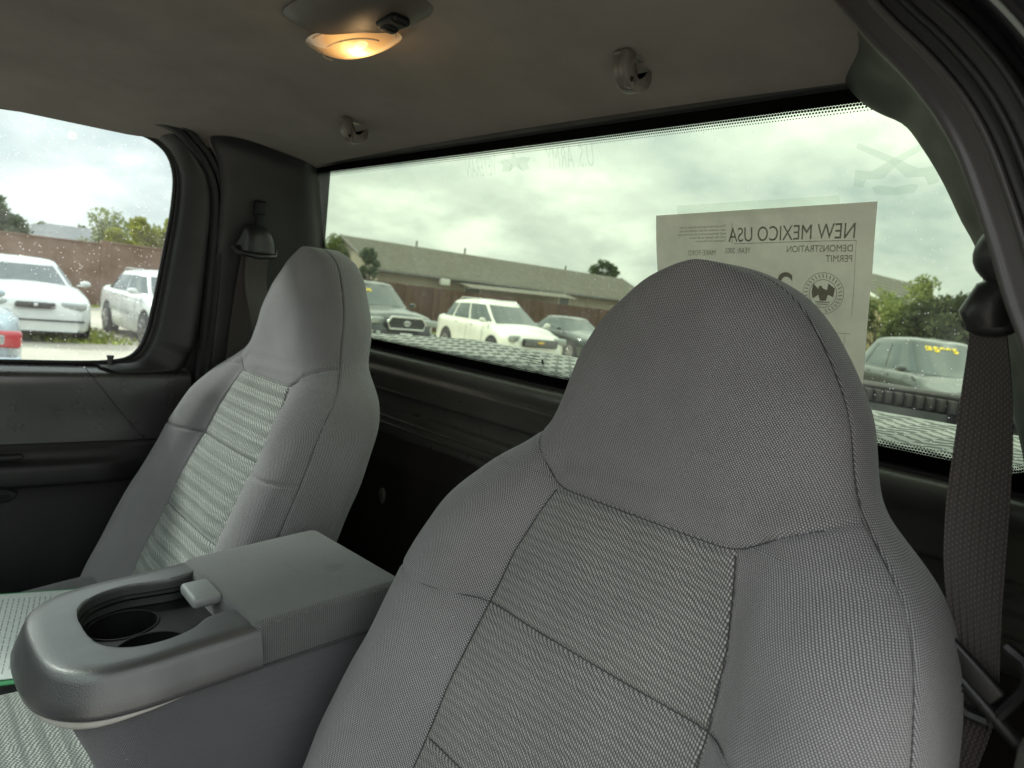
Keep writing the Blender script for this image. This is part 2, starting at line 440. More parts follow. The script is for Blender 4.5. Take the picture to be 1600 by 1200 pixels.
t.l.new(t.node('ShaderNodeBsdfTransparent', {'Color': (.86, .885, .87, 1)}).outputs[0], t.node('ShaderNodeOutputMaterial').inputs[0])
dec = sub('window_decal', on_glass(text_mesh('U.S. ARMY', .034), .137, 1.716, .004, sx=.62, sz=1.35), DECAL, rw)
dec['label'] = 'ghost of mirrored army lettering near the top of the glass'
sub('window_decal', on_glass(text_mesh('VETERAN', .030), -.075, 1.716, .004, sx=.62, sz=1.4), DECAL, rw)
def poly2(pts): return mesh('p', [(x, y, 0) for x, y in pts], [tuple(range(len(pts)))], smooth=False)
star = []
for k in range(10): a = pi/2+k*pi/5; r_ = .017 if k % 2 == 0 else .007; star.append((r_*cos(a), r_*sin(a)))
st = poly2(star); sub('window_decal', on_glass(st, -.03, 1.732, .004, sx=1.5), DECAL, rw)
mb = MB()
for s_ in (-1, 1):
    wv = [(s_*.004, .002, 0), (s_*.02, .012, 0), (s_*.034, .010, 0), (s_*.026, .003, 0), (s_*.03, -.006, 0), (s_*.012, -.008, 0)]
    mb.add(wv if s_ > 0 else wv[::-1], [tuple(range(6))])
sub('window_decal', on_glass(mb.me('w', False), -.03, 1.726, .0045, sx=1.1), DECAL, rw)
# crossed weapons over a scroll
mb = MB()
for s_ in (-1, 1):
    q = [(s_*-.041, .022), (s_*-.039, .027), (s_*.0, .010), (s_*.024, -.002), (s_*.042, .000), (s_*.044, -.016), (s_*.034, -.018), (s_*.030, -.010), (s_*.012, -.010), (s_*-.004, .004)]
    mb.add([(x, y, 0) for x, y in (q if s_ > 0 else q[::-1])], [tuple(range(len(q)))])
mb.add([(-.024, -.018, 0), (-.02, -.025, 0), (0, -.027, 0), (.02, -.025, 0), (.024, -.018, 0), (.018, -.016, 0), (0, -.019, 0), (-.018, -.016, 0)], [tuple(range(8))])
e_ = sub('window_decal', on_glass(mb.me('w', False), .535, 1.690, .004, sx=.93), DECAL, rw); e_['label'] = 'faint crossed emblem over a scroll by the upper corner'
# maker's mark low on the glass
INK = simple('black_ink', (.01, .01, .01), .6)
mb = MB(); x0 = -.034
mb.add([(0, 0, 0), (.006, 0, 0), (.006, .008, 0), (0, .008, 0)], [(0, 1, 2, 3)])
for j, (y_, n_) in enumerate(((.011, 9), (.0065, 12), (.002, 11), (-.0025, 6))):
    xx = .009
    for k in range(n_):
        w_ = .0015+.0025*rng.random()
        mb.add([(xx, y_, 0), (xx+w_, y_, 0), (xx+w_, y_+.0016, 0), (xx, y_+.0016, 0)], [(0, 1, 2, 3)]); xx += w_+.0013
gm = sub('glass_stamp', on_glass(mb.me('w', False), -.030, 1.420, .003), INK, rw)

# ---------------- back panel below the glass: rolled sill, stepped panel, carpet
prof = [(.352, 1.3850), (.344, 1.3842), (.334, 1.3825), (.322, 1.3795), (.3135, 1.3725), (.311, 1.362), (.316, 1.350), (.330, 1.335), (.338, 1.31), (.340, 1.295), (.352, 1.288), (.352, 1.262), (.343, 1.255), (.341, 1.238), (.347, 1.233), (.343, 1.228), (.343, 1.222), (.348, 1.217), (.345, 1.20), (.348, 1.185)]
pr = catmull(prof, 70)
rows = [[(x, y, z) for y, z in pr] for x in np.linspace(-.80, .82, 30)]
v, f, _ = loft(rows, flip=True); tp('back_panel', mesh('back_panel', v, f), PANEL)
rows = []
for x in np.linspace(-.80, .82, 90):
    r_ = []
    for k, zz in enumerate(np.linspace(1.205, .52, 60)):
        bulge = .03*sin(3.1*x+1)*(k/60)+.012*sin(9*x+2*zz)+.02*math.exp(-((x+.43)/.04)**2)*math.exp(-((zz-1.08)/.05)**2)
        y = .335-.02*min(1, k/4)-.16*max(0, (k-25)/35)**1.5-abs(bulge)
        r_.append((x, y, zz))
    rows.append(r_)
v, f, _ = loft(rows, flip=True); tp('rear_carpet', mesh('rear_carpet', v, f), CARPET)
tp('carpet_clip', MB().ell((-.432, .285, 1.085), (.012, .006, .018), 8), PANEL)
tp('floor_pan', MB().box((0, -.5, .50), (1.56, 1.9, .06)), CARPET)
# ---------------- driver side pillar: hoop-shaped bands round the door opening
L1p = [(.53, 1.800), (.552, 1.785), (.575, 1.758), (.601, 1.729), (.626, 1.704), (.643, 1.685), (.657, 1.667), (.672, 1.643), (.688, 1.61), (.700, 1.583), (.713, 1.552), (.729, 1.518), (.745, 1.46), (.758, 1.38), (.768, 1.28), (.775, 1.1), (.778, .8), (.778, .55)]
L1 = catmull(L1p, 90)
def offs2(Pth, d):
    g = np.gradient(Pth, axis=0); n_ = np.stack([-g[:, 1], g[:, 0]], 1); n_ /= np.linalg.norm(n_, axis=1)[:, None]
    n_ = np.where((n_[:, :1] < 0), -n_, n_); return Pth+n_*d
def hoop(name, spec, m, sgn=1):
    rows = []
    for d, y in spec:
        Q = offs2(L1, d); rows.append([(sgn*x, y, z) for x, z in Q])
    v, f, _ = loft(rows, nrow=max(len(spec)*4, 8)); return tp(name, mesh(name, v, f), m)
hoop('door_opening_trim', [(-.001, .016), (-.001, .003), (.0005, .0), (.003, .0), (.005, .0015), (.010, .0018), (.0155, .0015), (.017, .0), (.019, .0), (.020, .006)], TRIM)
hoop('door_seal', [(.0195, .008), (.021, .0045), (.0245, .005), (.0275, .004), (.0285, .001), (.030, .0), (.0315, .001), (.0325, .006)], SEAL)
hoop('pillar_jamb', [(.031, .008), (.033, .003), (.037, .003), (.0405, .0025), (.042, -.001), (.0437, -.001), (.0452, .003), (.047, .014)], TRIMD)
hoop('pillar_outer_flange', [(.046, .018), (.0475, .010), (.052, .008), (.055, -.001), (.058, -.009), (.064, -.014), (.071, -.013), (.078, -.005), (.082, .010), (.087, .04), (.092, .09), (.096, .16), (.098, .30)], BLKPAINT)
GR = [(.490, 1.772), (.50, 1.756), (.514, 1.743), (.527, 1.735), (.549, 1.723), (.567, 1.700), (.585, 1.671), (.602, 1.637), (.617, 1.609), (.634, 1.527), (.649, 1.48), (.662, 1.438), (.672, 1.40), (.70, 1.34), (.71, 1.2), (.72, .9), (.72, .55)]
r0 = [(x, gy(max(z, 1.40))-.012, z) for x, z in catmull(GR, 90)]
r3 = [(x, .014, z) for x, z in catmull(L1p, 90)]
r0, r3 = np.array(r0), np.array(r3)
ed = r0+np.array([.004, .006, 0])
mid1 = r0*.66+r3*.34+np.array([.012, 0, .010]); mid2 = r0*.3+r3*.7+np.array([.012, 0, .008])
v, f, _ = loft([ed, r0, mid1, mid2, r3], nrow=24); tp('pillar_trim', mesh('pillar_trim', v, f), TRIMD)
# lower quarter trim below belt guide on driver side: pale lit plastic
tp('pillar_backing', MB().box((-.812, .13, 1.22), (.04, .32, 1.16)), TRIMD)  # added backing box, keeps daylight out of the gap by the door frame
tp('door_gap_filler', MB().box((-.795, .02, 1.0), (.02, .09, .9)), SEAL)
tp('lower_pillar_trim', MB().box((.782, .16, 1.08), (.05, .30, .42), bev=.02), PANEL)
# passenger pillar trim
pg = np.array([(-x0_, gy(max(z, 1.40))-.010, z) for x0_, z in catmull([(.665, 1.762), (.672, 1.750), (.680, 1.73), (.700, 1.68), (.722, 1.606), (.74, 1.5), (.74, 1.4), (.75, 1.2), (.76, .9), (.76, .55)], 80)])
pf = np.array([(-x0_, y, z) for x0_, y, z in catmull([(.66, -.02, 1.790), (.700, -.02, 1.775), (.705, .0, 1.74), (.712, .012, 1.69), (.72, .016, 1.62), (.738, .016, 1.5), (.752, .014, 1.33), (.765, .01, 1.2), (.78, .01, .9), (.78, .01, .55)], 80)])
m1 = pf*.72+pg*.28+np.array([.010, 0, .0]); m2 = pf*.38+pg*.62+np.array([.012, 0, 0]); m3 = pf*.12+pg*.88+np.array([.012, 0, 0])
v, f, _ = loft([pf+np.array([-.02, .004, 0]), pf, m1, m2, m3, pg, pg+np.array([-.004, .012, 0])], nrow=30, flip=True); tp('pillar_trim', mesh('pillar_trim.001', v, f), TRIMD)
# passenger door seal (two beads)
sl = [(-.69, -.10, 1.785), (-.715, -.055, 1.765), (-.73, -.02, 1.735), (-.735, .004, 1.69), (-.738, .012, 1.62), (-.748, .012, 1.5), (-.762, .010, 1.33), (-.772, .008, 1.2), (-.785, .006, .9), (-.785, .006, .55)]
fwd = [(-.70, -1.2, 1.765), (-.70, -.6, 1.785), (-.70, -.3, 1.79)]
MBs = MB(); MBs.tube(catmull(fwd+sl, 70), .011, 8); MBs.tube(catmull(np.array(fwd+sl)+np.array([.012, .012, 0.004]), 70), .006, 8)
tp('door_seal', MBs, SEAL)
# ---------------- passenger door
door_prof = [(-.815, 1.3062), (-.802, 1.3058), (-.788, 1.3025), (-.774, 1.2985), (-.763, 1.2935), (-.7555, 1.286), (-.7535, 1.274), (-.755, 1.255), (-.7655, 1.20), (-.768, 1.152)]
low_prof = [(-.772, 1.150), (-.768, 1.143), (-.762, 1.135), (-.757, 1.122), (-.750, 1.117), (-.743, 1.113), (-.740, 1.106), (-.741, 1.085), (-.744, 1.075), (-.752, 1.070), (-.764, 1.068), (-.768, 1.055), (-.770, .9), (-.772, .6)]
def yrange(y0, y1, n): return np.linspace(y0, y1, n)
def seam_y(z): return np.interp(z, [1.144, 1.21, 1.286, 1.31], [-.088, -.142, -.20, -.215])
rows = []
dp = catmull(door_prof, 36)
for k in range(60):
    a = k/59; rows.append([(x, -1.25*(1-a)+(seam_y(z)-.0010)*a, z) for x, z in dp])
v, f, _ = loft(rows)
door = tp('door', mesh('door', v, f), DOORM)
tp('roof_gap_backing', MB().box((-.775, -.30, 1.812), (.07, 1.1, .055), bev=.01), SEAL)  # added box above the door seal, stops a light leak there
tp('door_backing', MB().box((-.805, -.62, .95), (.02, 1.24, .69)), SEAL)  # added unseen slab behind the door panel, blocks light through the seams
# corner panel that sweeps up into the rear window frame
rows = []
for k in range(40):
    a = k/39; r_ = []
    for x, z in dp:
        y = seam_y(z)*(1-a)+(-.012)*a+.0006*(1-a)
        lift = .0
        if False: lift = .055*max(0, (a-.40)/.60)**2*min(1, (z-1.25)/.05)
        r_.append((x+.006*min(1, a*4)*0, y, z+lift))
    rows.append(r_)
v, f, _ = loft(rows); sub('corner_panel', mesh('corner_panel', v, f), DOORM, door)
rows = []
lp = catmull(low_prof, 60)
for y in yrange(-1.25, -.005, 60):
    fade = min(1, max(0, (-.09-y)/.09)); fade = fade*fade*(3-2*fade)
    rows.append([(-.768+(x+.768)*(fade if x > -.768 else 1), y, z) for x, z in lp])
v, f, _ = loft(rows); sub('armrest_panel', mesh('armrest_panel', v, f), TRIMD, door)
sub('pull_cup', MB().box((-.752, -.58, 1.131), (.02, .54, .010), bev=.004), TRIMD, door)
# map pocket handle recess under the armrest
mb = MB(); rec = [(-.50, 1.066), (-.33, 1.066), (-.315, 1.058), (-.32, 1.048), (-.345, 1.040), (-.40, 1.037), (-.50, 1.036)]
mb.tube([(-.766, y, z) for y, z in rec[1:]], .0025, 6); mb.box((-.771, -.41, 1.052), (.006, .17, .026))
sub('door_pocket', mb, BLACK, door)
lk = MB(); lk.cyl((-.785, -.162, 1.300), (-.785, -.162, 1.3045), .0105, 20); lk.cyl((-.785, -.162, 1.303), (-.785, -.162, 1.322), .0058, 16); lk.cyl((-.785, -.162, 1.320), (-.785, -.162, 1.3245), .0068, 16)
sub('lock_knob', lk, TRIM, door)
# window opening outline (y,z); frame strip around it
wo = catmull([(-1.2, 1.700), (-.7, 1.752), (-.50, 1.760), (-.358, 1.763), (-.26, 1.772), (-.207, 1.773), (-.151, 1.771), (-.108, 1.762), (-.080, 1.742), (-.064, 1.706), (-.062, 1.641), (-.073, 1.535), (-.086, 1.428), (-.095, 1.375), (-.108, 1.340), (-.128, 1.320), (-.165, 1.311), (-.347, 1.3065), (-.7, 1.304), (-1.2, 1.304)], 160)
def wx(z, b_=-.788): return b_+.02*max(0, (z-1.35)/.4)
oo = []
for y, z in wo:
    if z > 1.36 or y > -.10:
        oo.append((max(y, -1.2), z))
glassv = [(wx(z)-.006, y, z) for y, z in wo]
# triangulated pane
c0 = (wx(1.5)-.006, -.6, 1.5)
pane = MB(); pane.add(glassv+[c0], [(i, i+1, len(glassv)) for i in range(len(glassv)-1)]+[(len(glassv)-1, 0, len(glassv))])
sub('window_glass', pane.me('window_glass', False), GLASS_D, door)
# frame: inner lip -> face -> outer edge at the seal
idx = [i for i, (y, z) in enumerate(wo) if not (z < 1.33 and y < -.21)]
inner = np.array([(wx(wo[i][1])-.006, wo[i][0], wo[i][1]) for i in idx])
outer = []
for y, z in np.array(wo)[idx]:
    if z > 1.5 and y < -.12 or (z > 1.735 and y < -.08): outer.append((-.725, y+.004, min(1.786, z+.028)))
    elif z < 1.36:
        q = min(1, max(0, (-.085-y)/.12)); outer.append((-.762, -.008*(1-q)+(y+.012)*q, 1.30-.012*q))
    else:
        tq = min(1, max(0, (z-1.32)/.38)); outer.append((-.752+.022*tq, np.interp(z, [1.32, 1.5, 1.64, 1.70, 1.76], [-.008, .000, .002, -.006, -.055]), z+(.012 if z > 1.7 else 0)))
outer = np.array(outer); kk = np.linspace(0, 1, 5)
k1 = np.ones(9)/9
for c_ in (1, 2): outer[:, c_] = np.convolve(np.pad(outer[:, c_], 4, mode='edge'), k1, 'valid')
lip = inner*.90+outer*.10+np.array([.006, 0, 0]); gro = inner*.86+outer*.14+np.array([.002, 0, 0]); g2 = inner*.78+outer*.22+np.array([.012, 0, 0]); md = inner*.5+outer*.5+np.array([.016, 0, 0]); o2 = inner*.1+outer*.9+np.array([.010, 0, 0])
rows = [inner, lip, gro, g2, md, o2, outer, outer+np.array([-.02, 0, 0])]
v, f, _ = loft(rows, nrow=28); sub('window_frame', mesh('window_frame', v, f), TRIMD, door)
sub('window_channel', MB().tube([(wx(z)-.003, y, z) for y, z in wo], .0042, 6), SEAL, door)
sub('belt_weatherstrip', MB().box((-.800, -.70, 1.3035), (.012, 1.05, .010), bev=.003), SEAL, door)

# ---------------- light-blocking rest of the cab (front, not in view): cowl, dash, header, windshield, roof skin
tp('dashboard', MB().box((0, -1.42, 1.05), (1.52, .34, .42), bev=.06), TRIM)
tp('firewall', MB().box((0, -1.62, .85), (1.56, .06, .80)), TRIMD)
tp('windshield_header', MB().box((0, -.77, 1.755), (1.36, .07, .12), bev=.015), LINER)
for s_ in (-1, 1): tp('sun_visor', MB().box((s_*.36, -.70, 1.752), (.52, .15, .02), bev=.009), LINER)
for s_ in (-1, 1):
    tp('windshield_pillar', MB().tube([(s_*.70, -.80, 1.74), (s_*.78, -1.45, 1.30)], .045, 10), TRIM)
tp('windshield', MB().quad((-.78, -1.46, 1.28), (.78, -1.46, 1.28), (.69, -.80, 1.70), (-.69, -.80, 1.70)).me('windshield', False), GLASS_W)
rows = [[(x, y, 1.870-.035*(x/.75)**2-.03*max(0, abs(y+.3)-.3)**2-.02*max(0, (abs(x)-.66)/.10)**2) for x in np.linspace(-.78, .76, 40)] for y in np.linspace(-.84, .30, 24)]
v, f, _ = loft(rows); tp('roof_skin', mesh('roof_skin', v, f), BLKPAINT)
mb = MB(); mb.box((-.86, -.7, .85), (.05, 1.6, .86), bev=.02); tp('door_skin', mb, BLKPAINT)
tp('cab_back_wall', MB().box((0, .375, .95), (1.62, .02, .80)), BLKPAINT)
tp('rocker_sill', MB().box((.77, -.6, .55), (.14, 1.7, .12), bev=.03), BLKPAINT)
# roof corners behind the glass header
tp('rear_header', MB().box((0, .245, 1.812), (1.40, .10, .055), bev=.02), BLKPAINT)

# ---------------- bed with diamond plate lid, side rails and ribbed tailgate cap
m, t, b = mat('diamond_plate_aluminium'); b.inputs['Metallic'].default_value = .35; t.put(b.inputs['Roughness'], t.maprange(t.noise(t.coord(), 20, 4), .3, .7, .58, .7))
t.put(b.inputs['Base Color'], t.ramp(t.noise(t.coord(), 6, 4), [(.3, (.17, .18, .17)), (.7, (.25, .26, .25))])); DPL = m
ZL = 1.389
lid = MB()
lid.box((0, .665, ZL-.018), (1.94, .49, .036), bev=.006)
lido = tp('toolbox_lid', lid, DPL)
RAISED = simple('dark_raised_tread', (.10, .105, .10), .55, .35)  # lugs darker than the plate around them
tread = MB(); p_ = .042
def lug(cx_, cy_, ang, L=.0165, W=.0024, h=.0018):
    c, s_ = cos(ang), sin(ang); pts = []
    for a, w_, z in ((-L, 0, 0), (-L*.4, W, 0), (L*.4, W, 0), (L, 0, 0), (L*.4, -W, 0), (-L*.4, -W, 0)):
        pts.append((cx_+a*c-w_*s_, cy_+a*s_+w_*c, ZL+.0002))
    pts += [(cx_-L*.55*c, cy_-L*.55*s_, ZL+h), (cx_+L*.55*c, cy_+L*.55*s_, ZL+h)]
    tread.add(pts, [(0, 6, 1), (1, 6, 7, 2), (2, 7, 3), (3, 7, 4), (4, 7, 6, 5), (5, 6, 0)])
ny = int(.47/p_*1.0); nx = int(1.92/p_)
for i in range(nx):
    for j in range(int(.46/(p_*.5))):
        lug(-.95+i*p_+(j % 2)*p_/2, .435+j*p_*.5, rad(30 if (i+j) % 2 else -30)+rng.normal(0, .02))
tr_o = sub('raised_tread', tread, RAISED, lido); tr_o['kind'] = 'stuff'
tp('bed_side_rail', MB().box((-.93, 1.47, 1.262), (.10, 1.98, .06), bev=.02), BLKPAINT)
tp('bed_side_rail', MB().box((.93, 1.47, 1.262), (.10, 1.98, .06), bev=.02), BLKPAINT)
mb = MB(); mb.box((0, 2.46, 1.345), (1.64, .10, .026), bev=.010); mb.box((0, 2.418, 1.31), (1.64, .016, .055), bev=.005)
cap_ = tp('tailgate_cap', mb, TRIMD)
rib = MB().box((0, 0, 0), (.020, .012, .048), bev=.003).me('rib')
for k in range(44):
    o = obj('rib', rib, TRIMD, cap_); o.location = (-.80+k*.0372, 2.409, 1.312)
tp('tailgate', MB().box((0, 2.46, 1.0), (1.60, .06, .62), bev=.01), BLKPAINT)
tp('bed_floor', MB().box((0, 1.45, .68), (1.9, 2.0, .04)), TRIMD)
tp('bed_side', MB().box((-.95, 1.45, .93), (.06, 2.0, .60)), BLKPAINT); tp('bed_side', MB().box((.95, 1.45, .93), (.06, 2.0, .60)), BLKPAINT)

# ================================================================== seats
def gsm(a, k): 
    w_ = np.exp(-np.linspace(-2, 2, k)**2); w_ /= w_.sum(); return np.convolve(np.pad(a, k//2, mode='edge'), w_, 'valid')
Wz = np.array([.70, .80, .95, 1.03, 1.105, 1.179, 1.219, 1.252, 1.284, 1.310, 1.332, 1.355, 1.375, 1.39, 1.405, 1.43, 1.465, 1.50, 1.53])
Ww = np.array([.274, .280, .289, .294, .293, .288, .283, .277, .268, .256, .240, .215, .191, .181, .174, .167, .155, .132, .102])
ZTOP = 1.580
def seat_W(z):
    if z <= 1.43: return float(np.interp(z, Wz, Ww))
    q = (z-1.43)/(ZTOP-1.43); return .1675*max(0, 1-q**1.55)**.48
def seat_yc(z):
    # recline: steeper lower back, more upright head part
    zz = np.array([.6, .95, 1.20, 1.30, 1.337, 1.38, 1.44, 1.52, 1.59]); yy = np.array([-.308, -.152, -.044, .000, .016, .029, .041, .060, .078])
    return float(np.interp(z, zz, yy))
def xi(z): return float(np.interp(z, [.7, 1.04, 1.12, 1.205, 1.26, 1.303, 1.337], [.143, .142, .141, .136, .130, .117, .105]))
def z_head(x): return float(np.interp(abs(x), [0, .095, .108, .118, .136, .155, .176, .197, .24], [1.332, 1.332, 1.334, 1.339, 1.352, 1.363, 1.373, 1.381, 1.386]))
NS = 300
zs = np.concatenate([np.linspace(.76, 1.50, 340), 1.50+(ZTOP-.0004-1.50)*np.sin(np.linspace(0, pi/2, 71)[1:])])
NC = 210
def seat_rows(band_amp):
    Wd = gsm(np.array([seat_W(z) for z in zs]), 21); Wd[-60:] = [seat_W(z) for z in zs[-60:]]
    Yd = gsm(np.array([seat_yc(z) for z in zs]), 41)
    rows, seamj = [], []
    for W_, yc, z in zip(Wd, Yd, zs):
        b = 1-min(1, max(0, (z-1.27)/.12)); b = b*b*(3-2*b); low = min(1, max(0, (1.28-z)/.25))
        X = min(xi(z), W_*.62) if z < 1.34 else W_*.62
        tks = float(np.interp(z, [1.42, 1.47, 1.52, 1.555, 1.58], [1, .96, .87, .74, .56]))
        body = [(0, 0), (X*.5, .000), (X*.93, .002), (X*1.03, .001), (X+.28*(W_-X), -.024-.010*low), (X+.58*(W_-X), -.034-.016*low), (X+.84*(W_-X), -.020-.012*low), (W_*.985, .004), (W_, .028), (W_*1.0, .060), (W_*.99, .100), (W_*.94, .122), (W_*.55, .136), (0, .140)]
        head = [(0, 0), (W_*.22, .000), (W_*.42, .0015), (W_*.52, .003), (W_*.66, .007), (W_*.80, .014), (W_*.91, .025), (W_*.975, .040), (W_*1.0, .056), (W_*1.0, .072), (W_*.97, .090), (W_*.90, .104), (W_*.55, .116), (0, .119)]
        bo = np.array(body); he = np.array(head)
        q = bo*b+he*(1-b)
        q[:, 1] = q[:, 1]*tks+(1-tks)*.012
        dense = catmull(q, NC)
        xyz = [(x, yc+y, z) for x, y in dense]
        full = [(-x, y, zz) for x, y, zz in xyz[::-1]]+xyz[1:]
        rows.append(full)
    A = np.array(rows)   # (NS, 2NC-1, 3)
    return A
def build_seat(name, cx_, label, insert_mat, band_amp, bmat):
    A = seat_rows(band_amp); nr, nc, _ = A.shape; mid = NC-1
    # front/back split index of the side seam (control point 7 of 14) along the contour
    t_idx = np.abs(np.arange(nc)-mid)/(NC-1)
    # find side seam by y offset: contour param where control #7 sits
    # seam position per row = first j where local y exceeds threshold after the bolster
    d = np.zeros((nr, nc)); reg = np.zeros((nr, nc), int)
    Wd = np.abs(A[:, :, 0]).max(1)
    fr = np.zeros((nr, nc), bool); sjR = np.zeros(nr, int)
    for i in range(nr):
        half = A[i, mid:, :]; W_ = Wd[i]; z = zs[i]
        b = 1-min(1, max(0, (z-1.27)/.12))
        thr = W_*(.985*b+.972*(1-b))
        j = int(np.argmax(half[:, 0] >= thr)); j = max(j, 2)
        sjR[i] = j; fr[i, mid-j:mid+j+1] = True
    sj = gsm(sjR.astype(float), 61); i5 = int(np.searchsorted(zs, 1.485)); sj[i5:] = sj[i5]
    depth = np.zeros((nr, nc))
    X = A[:, :, 0]; Z = A[:, :, 2]
    jj = np.abs(np.arange(nc)-mid)[None, :].repeat(nr, 0)
    front = jj < sj[:, None]
    zh = np.vectorize(z_head)(X); xi_ = np.vectorize(xi)(Z)
    def groove(dist, w_=.0022, dp=.0034): return dp*np.exp(-(dist/w_)**2)
    head = front & (Z > zh)
    g = np.zeros((nr, nc))
    fz = front & (Z < 1.40)
    g = np.maximum(g, np.where(fz, groove(np.abs(Z-zh)*.85, .0026, .0036), 0))
    g = np.maximum(g, np.where(front & (Z < zh+.002), groove(np.abs(np.abs(X)-xi_), .0024, .0034), 0))
    g = np.maximum(g, np.where(front & (Z < zh), groove(Z-1.206, .0024, .0034), 0))
    g = np.maximum(g, np.where(front & (np.abs(X) < xi_), groove(Z-1.069, .0024, .0034), 0))
    # side seam groove
    ds = (jj-sj[:, None])*.0021
    g = np.maximum(g, groove(ds, .0034, .0016))
    # side cover is continued above the shoulder by the same seam height at the back
    insert = front & (np.abs(X) < xi_) & (Z < zh)
    bands = np.zeros((nr, nc))
    if band_amp:
        ph = (zh-Z)/.0235*2*pi
        edge = np.clip((xi_-np.abs(X))/.02, 0, 1)
        bands = np.where(insert, band_amp*(np.abs(np.sin(ph/2))**.6-.5)*edge, 0)
    # padding: panels puff out between seams
    puff = np.where(insert, .0035*np.clip(1-(np.abs(X)/xi_)**4, 0, 1)*np.clip(np.minimum(np.abs(Z-1.206), np.abs(Z-1.069))/.03, 0, 1), 0)
    dvec = np.zeros_like(A)
    # approximate outward normals from the grid
    du = np.gradient(A, axis=1); dv = np.gradient(A, axis=0); n_ = np.cross(du, dv); n_ /= np.linalg.norm(n_, axis=2, keepdims=True)+1e-9
    sgn = np.sign(n_[60, mid, 1]); n_ = n_*(-sgn)     # front normals point to -Y
    rough = .0011*np.sin(X*31+Z*17+cx_)+.0009*np.sin(Z*43-X*23)+.0006*np.sin(X*77+Z*61)*np.sin(Z*29+1)+.0013*np.exp(-((Z-1.352-.05*X)/.006)**2)*(np.abs(X-.02)<.12)*front-.0012*np.exp(-((Z-1.366-.03*X)/.007)**2)*(np.abs(X+.01)<.11)*front
    A2 = A+n_*(puff+bands-g+rough)[:, :, None]
    # uv in metres
    ul = np.cumsum(np.r_[np.zeros((1, nc)), np.linalg.norm(np.diff(A, axis=0), axis=2)], axis=0)
    arc = np.concatenate([np.zeros((nr, 1)), np.cumsum(np.linalg.norm(np.diff(A, axis=1), axis=2), axis=1)], axis=1); arc = arc-arc[:, mid:mid+1]
    v0 = ul[:, mid:mid+1]+0*arc
    lean = np.clip((A2[:, :, 2]-1.40)/.14, 0, 1); A2[:, :, 0] -= .014*lean*lean*(3-2*lean)
    V = A2.reshape(-1, 3); UV = np.stack([arc.ravel(), v0.ravel()], 1)
    root = empty(name, (cx_, 0, .72), 0, label, 'seat', 'high-backed cloth seats of the cab')
    faces = np.array(grid_faces(nr, nc))
    ci = faces[:, 0]//nc; cj = faces[:, 0] % nc
    fz_ = Z[ci, cj]; fx = X[ci, cj]; ff = front[ci, cj]; fh = head[ci, cj]; fi = insert[ci, cj]
    groups = {'head_cover': (ff & fh, CLOTH_A, .0), 'upper_insert': (fi & (fz_ > 1.206), insert_mat, 0), 'middle_insert': (fi & (fz_ <= 1.206) & (fz_ > 1.069), insert_mat, 0), 'lower_insert': (fi & (fz_ <= 1.069), insert_mat, 0)}
    bol = ff & ~fh & ~fi
    groups['side_bolster'] = (bol & (fx < 0) & (fz_ > 1.206), bmat, 0); groups['side_bolster.001'] = (bol & (fx >= 0) & (fz_ > 1.206), bmat, 0)
    groups['lower_bolster'] = (bol & (fx < 0) & (fz_ <= 1.206), bmat, 0); groups['lower_bolster.001'] = (bol & (fx >= 0) & (fz_ <= 1.206), bmat, 0)
    groups['back_cover'] = (~ff, bmat, 0)
    for nm, (mask, m_, _) in groups.items():
        F = faces[mask]; 
        if len(F) == 0: continue
        use = np.unique(F); rem = -np.ones(len(V), int); rem[use] = np.arange(len(use))
        o = obj(nm, mesh(nm.split('.')[0], V[use], rem[F], UV[use]), m_, root); o.location = (0, 0, -.72)
    # thread lines lying in the grooves
    mb = MB(); ctr = V.reshape(nr, nc, 3)
    def surf(x, z, side=1):
        i = int(np.clip(np.searchsorted(zs, z), 1, nr-1)); w1 = (z-zs[i-1])/(zs[i]-zs[i-1]); row = A2[i-1]*(1-w1)+A2[i]*w1; fr_ = row[mid-int(sj[i]):mid+int(sj[i])+1]
        return np.array([x, np.interp(x, fr_[:, 0], fr_[:, 1]), np.interp(x, fr_[:, 0], fr_[:, 2])])
    def line(pts):
        P_ = np.array([surf(x, z) for x, z in pts]); 
        for c_ in (0, 1, 2): P_[:, c_] = gsm(P_[:, c_], 13)
        P_[:, 1] -= .0006; mb.tube(P_, .00055, 5)
    line([(x, z_head(x)) for x in np.linspace(-.17, .17, 90)])
    for s_ in (-1, 1): line([(s_*xi(z), z) for z in np.linspace(1.333, .80, 120)])
    line([(x, 1.206) for x in np.linspace(-.255, .255, 90)]); line([(x, 1.069) for x in np.linspace(-.141, .141, 60)])
    for s_ in (-1, 1):
        pts = []
        for i in range(20, nr-8, 3):
            k = int(sj[i]); fk = sj[i]-k; pts.append(A2[i, mid+s_*k]*(1-fk)+A2[i, mid+s_*(k+1)]*fk+n_[i, mid+s_*k]*.0007)
        P_ = np.array(pts)
        for c_ in (0, 1, 2): P_[:, c_] = gsm(P_[:, c_], 13)
        mb.tube(P_, .00055, 5)
    o = mb.obj('seam_thread', SEAM, root); o.location = (0, 0, -.72)
    return root
